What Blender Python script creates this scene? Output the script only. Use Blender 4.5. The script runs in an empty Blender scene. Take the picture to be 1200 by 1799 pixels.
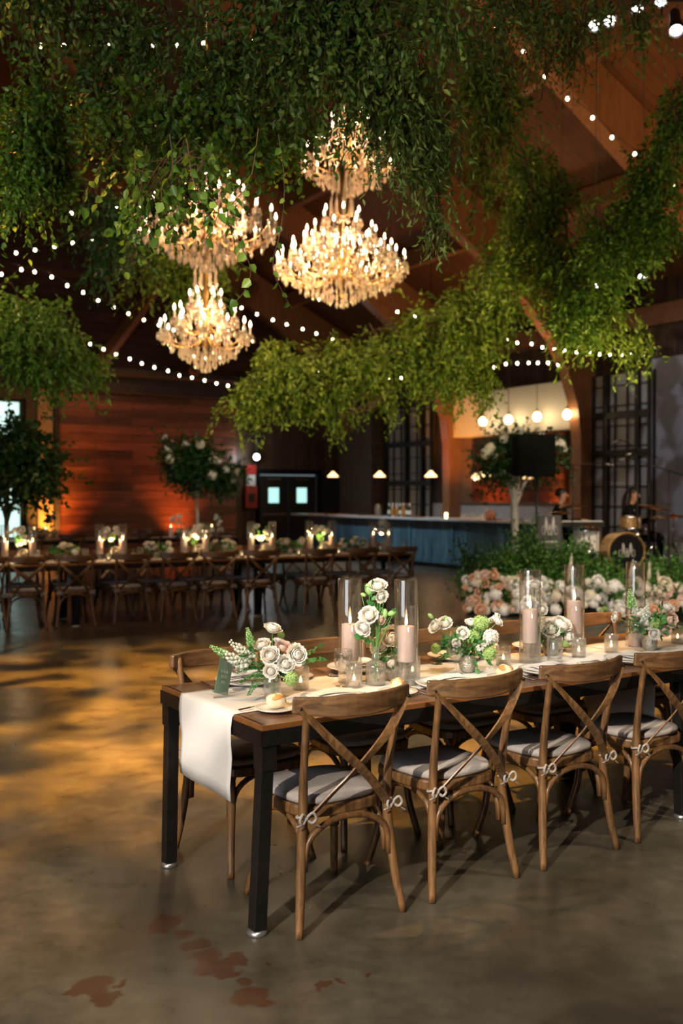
import bpy, math, random
import numpy as np
from mathutils import Vector, Matrix
random.seed(7)
rng = np.random.default_rng(11)
PI = math.pi
SC = bpy.context.scene
COL = SC.collection
R_ = math.radians

# ------------------------------------------------------------------ camera
CH = 1.6                                   # eye height
YH = 868.0                                 # horizon row of the 1200x1799 frame
F = 1749.0
cam = bpy.data.cameras.new('camera')
cam.lens = 35.0; cam.sensor_width = 36.0; cam.sensor_fit = 'AUTO'
cam.clip_start = 0.05; cam.clip_end = 200
cam.dof.use_dof = True; cam.dof.focus_distance = 4.15; cam.dof.aperture_fstop = 2.2
camo = bpy.data.objects.new('camera', cam); COL.objects.link(camo)
camo.location = (0, 0, CH)
camo.rotation_euler = (PI / 2 - math.atan((899.5 - YH) / F), 0, 0)
SC.camera = camo

def P(px, py, Y):                          # a photographed point at distance Y
    return Vector(((px - 600) / F * Y, Y, CH - (py - YH) / F * Y))
def G(px, py, z=0.0):                      # a photographed point at height z
    Y = F * (CH - z) / (py - YH)
    return Vector(((px - 600) / F * Y, Y, z))

# room frame: s = distance inwards from the bar wall, t = distance forward from the board wall
K = Vector((0.34, 29.6, 0)); UR = Vector((0.848, 0.530, 0)); VR = Vector((0.530, -0.848, 0))
def RM(s, t, z=0.0):
    p = K - UR * s + VR * t
    return Vector((p.x, p.y, z))
def ray_t(px, s=0.0):                      # t where the sight line at px meets the plane s
    m = (px - 600) / F
    b = K - UR * s
    return (m * b.y - b.x) / (VR.x - m * VR.y)
def ray_s(px, t=0.0):                      # s where the sight line at px meets the plane t
    m = (px - 600) / F
    b = K + VR * t
    return (b.x - m * b.y) / (UR.x - m * UR.y)
RIDGE = 12.0; EAVE = 5.9; SLOPE = 0.486; TMAX = 33.0; SMAX = 24.0
def roofz(s):
    return EAVE + SLOPE * min(s, SMAX - s)
def roof_at(p):
    return roofz(-(Vector((p[0], p[1], 0)) - K).dot(UR))

# ------------------------------------------------------------------ world, lights, exposure
w = bpy.data.worlds.new('world'); SC.world = w; w.use_nodes = True
w.node_tree.nodes['Background'].inputs[0].default_value = (0.55, 0.7, 0.8, 1)
w.node_tree.nodes['Background'].inputs[1].default_value = 0.25
SC.view_settings.view_transform = 'Standard'; SC.view_settings.look = 'None'
SC.view_settings.exposure = 0.0; SC.view_settings.gamma = 1.0
SC.view_settings.use_curve_mapping = False
SC.cycles.max_bounces = 8; SC.cycles.diffuse_bounces = 3; SC.cycles.glossy_bounces = 4
SC.cycles.transmission_bounces = 8; SC.cycles.transparent_max_bounces = 16
SC.cycles.sample_clamp_indirect = 4.0; SC.cycles.caustics_reflective = False; SC.cycles.caustics_refractive = False
SC.cycles.use_denoising = True

def aim(o, target):
    d = Vector(target) - o.location
    o.rotation_euler = d.to_track_quat('-Z', 'Y').to_euler()

def gobo(l, scale, lo, hi, amt=0.0, seed=0.0):
    """foliage pattern plate in the projector: a noise mask over the beam direction"""
    l.use_nodes = True
    nt = l.node_tree; em = nt.nodes['Emission']
    tc = nt.nodes.new('ShaderNodeTexCoord')
    mp = nt.nodes.new('ShaderNodeMapping'); mp.inputs['Location'].default_value = (seed, seed * .7, 0)
    nz = nt.nodes.new('ShaderNodeTexNoise'); nz.inputs['Scale'].default_value = scale
    nz.inputs['Detail'].default_value = 2.5; nz.inputs['Distortion'].default_value = .6
    rp = nt.nodes.new('ShaderNodeMapRange')
    rp.inputs['From Min'].default_value = lo; rp.inputs['From Max'].default_value = hi
    rp.inputs['To Min'].default_value = amt; rp.inputs['To Max'].default_value = 1.0
    nt.links.new(tc.outputs['Normal'], mp.inputs[0]); nt.links.new(mp.outputs[0], nz.inputs['Vector'])
    nt.links.new(nz.outputs['Fac'], rp.inputs['Value']); nt.links.new(rp.outputs[0], em.inputs['Strength'])

def spot(name, loc, tgt, watts, color, deg, blend=.4, size=.08, mask=None):
    l = bpy.data.lights.new(name, 'SPOT'); l.energy = watts; l.color = color
    l.spot_size = R_(deg); l.spot_blend = blend; l.shadow_soft_size = size
    o = bpy.data.objects.new(name, l); COL.objects.link(o); o.location = loc; aim(o, tgt)
    if mask: gobo(l, *mask)
    return o
def point(name, loc, watts, color, size=.05, parent=None):
    l = bpy.data.lights.new(name, 'POINT'); l.energy = watts; l.color = color; l.shadow_soft_size = size
    o = bpy.data.objects.new(name, l); COL.objects.link(o); o.location = loc
    if parent: o.parent = parent
    return o
def area(name, loc, tgt, watts, color, sx, sy):
    l = bpy.data.lights.new(name, 'AREA'); l.energy = watts; l.color = color
    l.shape = 'RECTANGLE'; l.size = sx; l.size_y = sy
    o = bpy.data.objects.new(name, l); COL.objects.link(o); o.location = loc; aim(o, tgt)
    return o
WARM = (1.0, .62, .30); AMBER = (1.0, .43, .06); NEUT = (1.0, .86, .70); COOL = (.86, .95, 1.0)

# stage projector behind and left of the camera: the hard, slightly leafy key on the near table
spot('key_spot_light', (-3.2, -2.8, 4.7), (.95, 4.2, .5), 4100, NEUT, 47, .55, .05, (9.0, .38, .48, .45, 1.3))
spot('table_spot_light', (.1, 1.6, 6.3), (.45, 4.5, .8), 650, (1, .84, .62), 46, .6, .05, (11.0, .44, .52, .20, 4.1))
spot('table_spot_light', (3.6, 3.2, 6.3), (1.9, 5.2, .8), 950, (1, .82, .6), 44, .6, .05, (11.0, .44, .52, .20, 7.7))
spot('dance_floor_spot_light', (-3.6, 6.9, 6.6), (-2.2, 7.4, 0), 12500, AMBER, 58, .9, .08, (9.0, .46, .56, .03, 2.2))
spot('dance_floor_spot_light', (-.6, 7.4, 6.6), (-.3, 7.2, 0), 9500, AMBER, 52, .9, .08, (9.5, .46, .56, .03, 5.2))
spot('dance_floor_spot_light', (2.7, 5.3, 4.4), (2.6, 8.0, 0), 8000, AMBER, 56, .9, .08, (9.5, .46, .56, .03, 9.0))
spot('dance_floor_spot_light', (-2.0, 4.4, 6.2), (-1.3, 4.6, 0), 1500, (1, .50, .14), 50, .9, .1, (7.0, .46, .58, .10, 12.0))
spot('far_table_spot_light', (-4.4, 9.6, 5.5), (-2.6, 12.2, 1.0), 460, WARM, 56, .9, .1)
spot('far_table_spot_light', (-.8, 10.6, 5.5), (-.2, 13.7, 1.0), 460, WARM, 50, .9, .1)
# foliage washes
spot('foliage_spot_light', (-4.2, 3.0, 1.2), (-3.0, 8.5, 4.2), 560, (.95, 1.0, .62), 60, .8, .1)
spot('foliage_spot_light', (1.5, .2, 1.0), (-.2, 5.6, 4.3), 330, (1.0, .96, .62), 76, .8, .1)
spot('foliage_spot_light', (2.6, 8.6, .9), (2.2, 11.6, 3.9), 820, (1, .78, .32), 80, .9, .1)
spot('foliage_spot_light', (-2.2, 8.2, .9), (-.6, 12.0, 3.2), 500, (1, .80, .36), 60, .9, .1)
spot('foliage_spot_light', (4.2, 4.6, 1.5), (4.0, 9.8, 4.4), 260, (1, .86, .42), 80, .9, .1)
# daylight entering behind the camera
area('daylight_window_light', (-4.5, -2.4, 3.2), (0, 3.5, 0), 200, (.90, .93, 1.0), 4.5, 3.0)
# spots without fittings, standing in for warm bounce on the boarded ceiling
spot('ceiling_bounce_light', RM(1.2, 15.5, 3.4), RM(5.5, 14.5, 8.5), 420, (1, .40, .14), 120, 1, .2)
spot('ceiling_bounce_light', RM(1.0, 9.0, 3.4), RM(5.0, 8.0, 8.0), 320, (1, .40, .14), 120, 1, .2)
spot('ceiling_bounce_light', RM(8.0, 20.0, 4.2), RM(7.0, 18.0, 9.0), 260, (1, .40, .14), 120, 1, .2)
# floor-standing uplights on the board wall, the post by the window and the arch
spot('wall_wash_light', RM(ray_s(82), .75, .15), RM(ray_s(82), 0, 2.4), 520, (1, .45, .08), 75, .9, .08)
spot('wall_wash_light', RM(ray_s(112), .5, .15), RM(ray_s(118), 0, 2.4), 200, (1, .28, .05), 80, 1, .08)
spot('wall_wash_light', RM(ray_s(312), .5, .15), RM(ray_s(308), 0, 2.0), 330, (1, .28, .04), 85, 1, .08)
spot('wall_wash_light', RM(ray_s(200), 4.0, 5.5), RM(ray_s(200), 0, 2.6), 110, (1, .50, .28), 80, 1, .08)  # top light without a fitting, aimed down at the boards from above
spot('arch_uplight', RM(2.2, 6.3, 1.3), RM(.2, 5.2, 3.2), 420, (1, .36, .05), 60, 1, .08)
spot('arch_uplight', RM(2.6, 10.2, .9), RM(.5, 9.4, 4.6), 45, (1, .36, .12), 50, 1, .08)
spot('tree_fill_light', (-.8, 13.2, 5.2), (-2.7, 19.3, 2.3), 700, (1, .86, .62), 26, .8, .08)  # added fill that brightens the rear tree and its white blooms
spot('tree_fill_light', (1.6, 10.8, 5.2), (2.7, 15.3, 2.3), 420, (1, .86, .62), 24, .8, .08)  # same added fill, on the tree beside the loudspeaker
# stage
spot('stage_spot_light', (5.6, 9.6, 5.6), (4.7, 15.4, 1.1), 1500, (1, .76, .54), 40, .8, .1)
spot('stage_spot_light', (5.2, 8.6, 5.2), (3.5, 13.2, .4), 1500, (1, .82, .62), 36, .8, .1)
spot('panel_spot_light', RM(5.0, 13.5, 4.8), RM(0, 12.0, 3.0), 300, (.9, .9, 1.0), 60, .8, .03, (9.0, .44, .54, .15, 3.0))
spot('bar_front_light', RM(6.0, 6.5, 4.6), RM(2.9, 6.2, .6), 650, (.72, .9, 1.0), 70, .8, .1)

# ------------------------------------------------------------------ materials
def nmat(name):
    m = bpy.data.materials.new(name); m.use_nodes = True
    return m, m.node_tree, m.node_tree.nodes['Principled BSDF']
def simple(name, color, rough=.5, metal=0.0, spec=.5, trans=0.0, emis=None, es=0.0, sss=0.0, coat=0.0, var=0.0, vscale=8.0, ior=1.45, alpha=1.0, bump=0.0, bscale=60):
    m, nt, b = nmat(name)
    b.inputs['Base Color'].default_value = (*color, 1); b.inputs['Roughness'].default_value = rough
    b.inputs['Metallic'].default_value = metal; b.inputs['Specular IOR Level'].default_value = spec
    b.inputs['Transmission Weight'].default_value = trans; b.inputs['IOR'].default_value = ior
    b.inputs['Coat Weight'].default_value = coat; b.inputs['Alpha'].default_value = alpha
    if sss: b.inputs['Subsurface Weight'].default_value = sss; b.inputs['Subsurface Scale'].default_value = .03
    if emis: b.inputs['Emission Color'].default_value = (*emis, 1); b.inputs['Emission Strength'].default_value = es
    if var or bump:
        tc = nt.nodes.new('ShaderNodeTexCoord'); nz = nt.nodes.new('ShaderNodeTexNoise')
        nz.inputs['Scale'].default_value = vscale; nz.inputs['Detail'].default_value = 4
        nt.links.new(tc.outputs['Object'], nz.inputs['Vector'])
        if var:
            mx = nt.nodes.new('ShaderNodeMix'); mx.data_type = 'RGBA'
            mx.inputs['A'].default_value = (*[c * (1 - var) for c in color], 1)
            mx.inputs['B'].default_value = (*[min(1, c * (1 + var)) for c in color], 1)
            nt.links.new(nz.outputs['Fac'], mx.inputs['Factor']); nt.links.new(mx.outputs['Result'], b.inputs['Base Color'])
        if bump:
            n2 = nt.nodes.new('ShaderNodeTexNoise'); n2.inputs['Scale'].default_value = bscale
            bp = nt.nodes.new('ShaderNodeBump'); bp.inputs['Strength'].default_value = bump; bp.inputs['Distance'].default_value = .01
            nt.links.new(tc.outputs['Object'], n2.inputs['Vector'])
            nt.links.new(n2.outputs['Fac'], bp.inputs['Height']); nt.links.new(bp.outputs[0], b.inputs['Normal'])
    return m
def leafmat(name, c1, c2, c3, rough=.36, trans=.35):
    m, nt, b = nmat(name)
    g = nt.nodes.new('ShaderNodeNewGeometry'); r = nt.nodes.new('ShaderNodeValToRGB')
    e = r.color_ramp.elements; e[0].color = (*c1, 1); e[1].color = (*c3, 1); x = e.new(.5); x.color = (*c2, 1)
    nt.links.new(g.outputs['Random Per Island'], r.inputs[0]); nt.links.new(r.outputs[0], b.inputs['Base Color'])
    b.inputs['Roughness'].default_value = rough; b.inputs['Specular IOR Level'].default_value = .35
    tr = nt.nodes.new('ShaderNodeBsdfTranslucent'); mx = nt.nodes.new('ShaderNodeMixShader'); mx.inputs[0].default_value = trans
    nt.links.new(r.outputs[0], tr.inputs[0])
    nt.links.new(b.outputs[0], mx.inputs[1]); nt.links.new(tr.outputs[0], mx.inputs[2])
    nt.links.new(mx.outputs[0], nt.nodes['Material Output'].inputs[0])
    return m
def wood(name, c1, c2, rough=.45, scale=3.0, stretch=(1, 1, 12), coat=0.0):
    m, nt, b = nmat(name)
    tc = nt.nodes.new('ShaderNodeTexCoord'); mp = nt.nodes.new('ShaderNodeMapping')
    mp.inputs['Scale'].default_value = [scale * 12 / s for s in stretch]
    nz = nt.nodes.new('ShaderNodeTexNoise'); nz.inputs['Scale'].default_value = 1.0; nz.inputs['Detail'].default_value = 6; nz.inputs['Distortion'].default_value = .8
    r = nt.nodes.new('ShaderNodeValToRGB'); e = r.color_ramp.elements
    e[0].position = .32; e[1].position = .68; e[0].color = (*c1, 1); e[1].color = (*c2, 1)
    nt.links.new(tc.outputs['Object'], mp.inputs[0]); nt.links.new(mp.outputs[0], nz.inputs['Vector'])
    nt.links.new(nz.outputs['Fac'], r.inputs[0]); nt.links.new(r.outputs[0], b.inputs['Base Color'])
    b.inputs['Roughness'].default_value = rough; b.inputs['Coat Weight'].default_value = coat; b.inputs['Coat Roughness'].default_value = .25
    bp = nt.nodes.new('ShaderNodeBump'); bp.inputs['Strength'].default_value = .25; bp.inputs['Distance'].default_value = .004
    nt.links.new(nz.outputs['Fac'], bp.inputs['Height']); nt.links.new(bp.outputs[0], b.inputs['Normal'])
    return m
def boards(name, c1, c2, gap, bw, bh, axes='xz', rough=.6, dirt=.5, shine=.3):
    """planks: brick texture laid over two object axes, grain along the plank"""
    m, nt, b = nmat(name)
    tc = nt.nodes.new('ShaderNodeTexCoord'); sp = nt.nodes.new('ShaderNodeSeparateXYZ'); cb = nt.nodes.new('ShaderNodeCombineXYZ')
    nt.links.new(tc.outputs['Object'], sp.inputs[0])
    ix = {'x': 0, 'y': 1, 'z': 2}
    nt.links.new(sp.outputs[ix[axes[0]]], cb.inputs[0]); nt.links.new(sp.outputs[ix[axes[1]]], cb.inputs[1])
    br = nt.nodes.new('ShaderNodeTexBrick'); br.offset = .37; br.offset_frequency = 2
    br.inputs['Color1'].default_value = (*c1, 1); br.inputs['Color2'].default_value = (*c2, 1); br.inputs['Mortar'].default_value = (*gap, 1)
    br.inputs['Scale'].default_value = 1.0; br.inputs['Mortar Size'].default_value = .006; br.inputs['Bias'].default_value = 0.0
    br.inputs['Brick Width'].default_value = bw; br.inputs['Row Height'].default_value = bh
    nt.links.new(cb.outputs[0], br.inputs['Vector'])
    mp = nt.nodes.new('ShaderNodeMapping'); mp.inputs['Scale'].default_value = (1.3, 22, 1)
    nz = nt.nodes.new('ShaderNodeTexNoise'); nz.inputs['Scale'].default_value = 1.0; nz.inputs['Detail'].default_value = 5
    nt.links.new(cb.outputs[0], mp.inputs[0]); nt.links.new(mp.outputs[0], nz.inputs['Vector'])
    mx = nt.nodes.new('ShaderNodeMix'); mx.data_type = 'RGBA'; mx.blend_type = 'MULTIPLY'; mx.inputs['Factor'].default_value = dirt
    nt.links.new(br.outputs['Color'], mx.inputs['A']); 
    rp = nt.nodes.new('ShaderNodeMapRange'); rp.inputs['From Min'].default_value = .3; rp.inputs['From Max'].default_value = .7
    rp.inputs['To Min'].default_value = .25; rp.inputs['To Max'].default_value = 1.5
    nt.links.new(nz.outputs['Fac'], rp.inputs['Value']); nt.links.new(rp.outputs[0], mx.inputs['B'])
    nt.links.new(mx.outputs['Result'], b.inputs['Base Color'])
    b.inputs['Roughness'].default_value = rough; b.inputs['Specular IOR Level'].default_value = shine
    bp = nt.nodes.new('ShaderNodeBump'); bp.inputs['Strength'].default_value = .4; bp.inputs['Distance'].default_value = .01
    nt.links.new(nz.outputs['Fac'], bp.inputs['Height']); nt.links.new(bp.outputs[0], b.inputs['Normal'])
    return m

def concrete():
    m, nt, b = nmat('polished_concrete')
    L = nt.links.new
    tc = nt.nodes.new('ShaderNodeTexCoord')
    n1 = nt.nodes.new('ShaderNodeTexNoise'); n1.inputs['Scale'].default_value = .9; n1.inputs['Detail'].default_value = 7; n1.inputs['Roughness'].default_value = .65
    n2 = nt.nodes.new('ShaderNodeTexNoise'); n2.inputs['Scale'].default_value = 7; n2.inputs['Detail'].default_value = 8; n2.inputs['Roughness'].default_value = .7
    for n in (n1, n2): L(tc.outputs['Object'], n.inputs['Vector'])
    r1 = nt.nodes.new('ShaderNodeValToRGB'); e = r1.color_ramp.elements
    e[0].position = .30; e[0].color = (.036, .032, .023, 1); e[1].position = .72; e[1].color = (.108, .094, .068, 1)
    L(n1.outputs['Fac'], r1.inputs[0])
    mx = nt.nodes.new('ShaderNodeMix'); mx.data_type = 'RGBA'; mx.blend_type = 'MULTIPLY'; mx.inputs['Factor'].default_value = .8
    rp = nt.nodes.new('ShaderNodeMapRange'); rp.inputs['From Min'].default_value = .3; rp.inputs['From Max'].default_value = .7
    rp.inputs['To Min'].default_value = .62; rp.inputs['To Max'].default_value = 1.3
    L(n2.outputs['Fac'], rp.inputs['Value']); L(r1.outputs[0], mx.inputs['A']); L(rp.outputs[0], mx.inputs['B'])
    # wet brown stains
    wn = nt.nodes.new('ShaderNodeTexNoise'); wn.inputs['Scale'].default_value = 11; wn.inputs['Detail'].default_value = 4
    L(tc.outputs['Object'], wn.inputs['Vector'])
    sub = nt.nodes.new('ShaderNodeVectorMath'); sub.operation = 'SUBTRACT'; sub.inputs[1].default_value = (.5, .5, .5)
    L(wn.outputs['Color'], sub.inputs[0])
    sc = nt.nodes.new('ShaderNodeVectorMath'); sc.operation = 'SCALE'; sc.inputs['Scale'].default_value = .15
    L(sub.outputs[0], sc.inputs[0])
    ad = nt.nodes.new('ShaderNodeVectorMath'); ad.operation = 'ADD'; L(tc.outputs['Object'], ad.inputs[0]); L(sc.outputs[0], ad.inputs[1])
    last = None
    for px, py, r in [(292, 1622, .07), (268, 1640, .05), (315, 1648, .05), (338, 1668, .05), (358, 1690, .06), (378, 1708, .07), (410, 1692, .05), (388, 1718, .05),
                      (158, 1738, .08), (175, 1760, .06), (130, 1748, .04), (425, 1736, .035), (440, 1758, .06), (465, 1766, .035), (565, 1737, .032), (590, 1729, .02), (641, 1718, .02), (478, 1693, .015), (215, 1735, .03), (512, 1729, .02)]:
        p = G(px, py)
        d = nt.nodes.new('ShaderNodeVectorMath'); d.operation = 'DISTANCE'; d.inputs[1].default_value = p
        L(ad.outputs[0], d.inputs[0])
        q = nt.nodes.new('ShaderNodeMapRange'); q.inputs['From Min'].default_value = r; q.inputs['From Max'].default_value = r * .75
        L(d.outputs['Value'], q.inputs['Value'])
        if last is None: last = q.outputs[0]
        else:
            mm = nt.nodes.new('ShaderNodeMath'); mm.operation = 'MAXIMUM'; L(last, mm.inputs[0]); L(q.outputs[0], mm.inputs[1]); last = mm.outputs[0]
    ml = nt.nodes.new('ShaderNodeMath'); ml.operation = 'MULTIPLY'; ml.inputs[1].default_value = .8; L(last, ml.inputs[0])
    m2 = nt.nodes.new('ShaderNodeMix'); m2.data_type = 'RGBA'; m2.inputs['B'].default_value = (.048, .018, .007, 1)
    L(ml.outputs[0], m2.inputs['Factor']); L(mx.outputs['Result'], m2.inputs['A'])
    # fine saw-cut joint lines along the room grid
    wv = nt.nodes.new('ShaderNodeVectorMath'); wv.operation = 'DOT_PRODUCT'; wv.inputs[1].default_value = UR
    L(tc.outputs['Object'], wv.inputs[0])
    sw = nt.nodes.new('ShaderNodeMath'); sw.operation = 'PINGPONG'; sw.inputs[1].default_value = 2.3; L(wv.outputs['Value'], sw.inputs[0])
    lt = nt.nodes.new('ShaderNodeMath'); lt.operation = 'LESS_THAN'; lt.inputs[1].default_value = .006; L(sw.outputs[0], lt.inputs[0])
    m3 = nt.nodes.new('ShaderNodeMix'); m3.data_type = 'RGBA'; m3.inputs['B'].default_value = (.03, .024, .018, 1)
    L(lt.outputs[0], m3.inputs['Factor']); L(m2.outputs['Result'], m3.inputs['A'])
    L(m3.outputs['Result'], b.inputs['Base Color'])
    rr = nt.nodes.new('ShaderNodeMapRange'); rr.inputs['From Min'].default_value = .3; rr.inputs['From Max'].default_value = .7
    rr.inputs['To Min'].default_value = .24; rr.inputs['To Max'].default_value = .46
    L(n2.outputs['Fac'], rr.inputs['Value']); L(rr.outputs[0], b.inputs['Roughness'])
    b.inputs['Specular IOR Level'].default_value = .5
    bp = nt.nodes.new('ShaderNodeBump'); bp.inputs['Strength'].default_value = .06; bp.inputs['Distance'].default_value = .01
    L(n2.outputs['Fac'], bp.inputs['Height']); L(bp.outputs[0], b.inputs['Normal'])
    return m
def thin_glass(name, tint=(1, 1, 1), refl=.9, base=.04, milk=0.0):
    """thin clear glass: see-through with fresnel reflection"""
    m = bpy.data.materials.new(name); m.use_nodes = True; nt = m.node_tree; nt.nodes.remove(nt.nodes['Principled BSDF'])
    t = nt.nodes.new('ShaderNodeBsdfTransparent'); t.inputs[0].default_value = (*tint, 1)
    g = nt.nodes.new('ShaderNodeBsdfGlossy'); g.inputs['Roughness'].default_value = .03; g.inputs[0].default_value = (refl, refl, refl, 1)
    fr = nt.nodes.new('ShaderNodeLayerWeight'); fr.inputs[0].default_value = .35
    mr = nt.nodes.new('ShaderNodeMapRange'); mr.inputs['To Min'].default_value = base; mr.inputs['To Max'].default_value = .9
    nt.links.new(fr.outputs['Facing'], mr.inputs['Value'])
    pw = nt.nodes.new('ShaderNodeMath'); pw.operation = 'POWER'; pw.inputs[1].default_value = 2.2
    nt.links.new(fr.outputs['Facing'], pw.inputs[0]); nt.links.new(pw.outputs[0], mr.inputs['Value'])
    mx = nt.nodes.new('ShaderNodeMixShader'); nt.links.new(mr.outputs[0], mx.inputs[0])
    nt.links.new(t.outputs[0], mx.inputs[1]); nt.links.new(g.outputs[0], mx.inputs[2])
    if milk:
        df = nt.nodes.new('ShaderNodeBsdfTranslucent'); d2 = nt.nodes.new('ShaderNodeBsdfDiffuse'); df.inputs[0].default_value = d2.inputs[0].default_value = (.9, .88, .84, 1)
        a_ = nt.nodes.new('ShaderNodeMixShader'); nt.links.new(df.outputs[0], a_.inputs[1]); nt.links.new(d2.outputs[0], a_.inputs[2])
        b_ = nt.nodes.new('ShaderNodeMixShader'); b_.inputs[0].default_value = milk; nt.links.new(mx.outputs[0], b_.inputs[1]); nt.links.new(a_.outputs[0], b_.inputs[2]); mx = b_
    nt.links.new(mx.outputs[0], nt.nodes['Material Output'].inputs[0])
    return m
def emit(name, color, strength, sample=False):
    m, nt, b = nmat(name)
    b.inputs['Base Color'].default_value = (*[c * .5 for c in color], 1)
    b.inputs['Emission Color'].default_value = (*color, 1); b.inputs['Emission Strength'].default_value = strength
    m.cycles.emission_sampling = 'AUTO' if sample else 'NONE'
    return m

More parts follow.
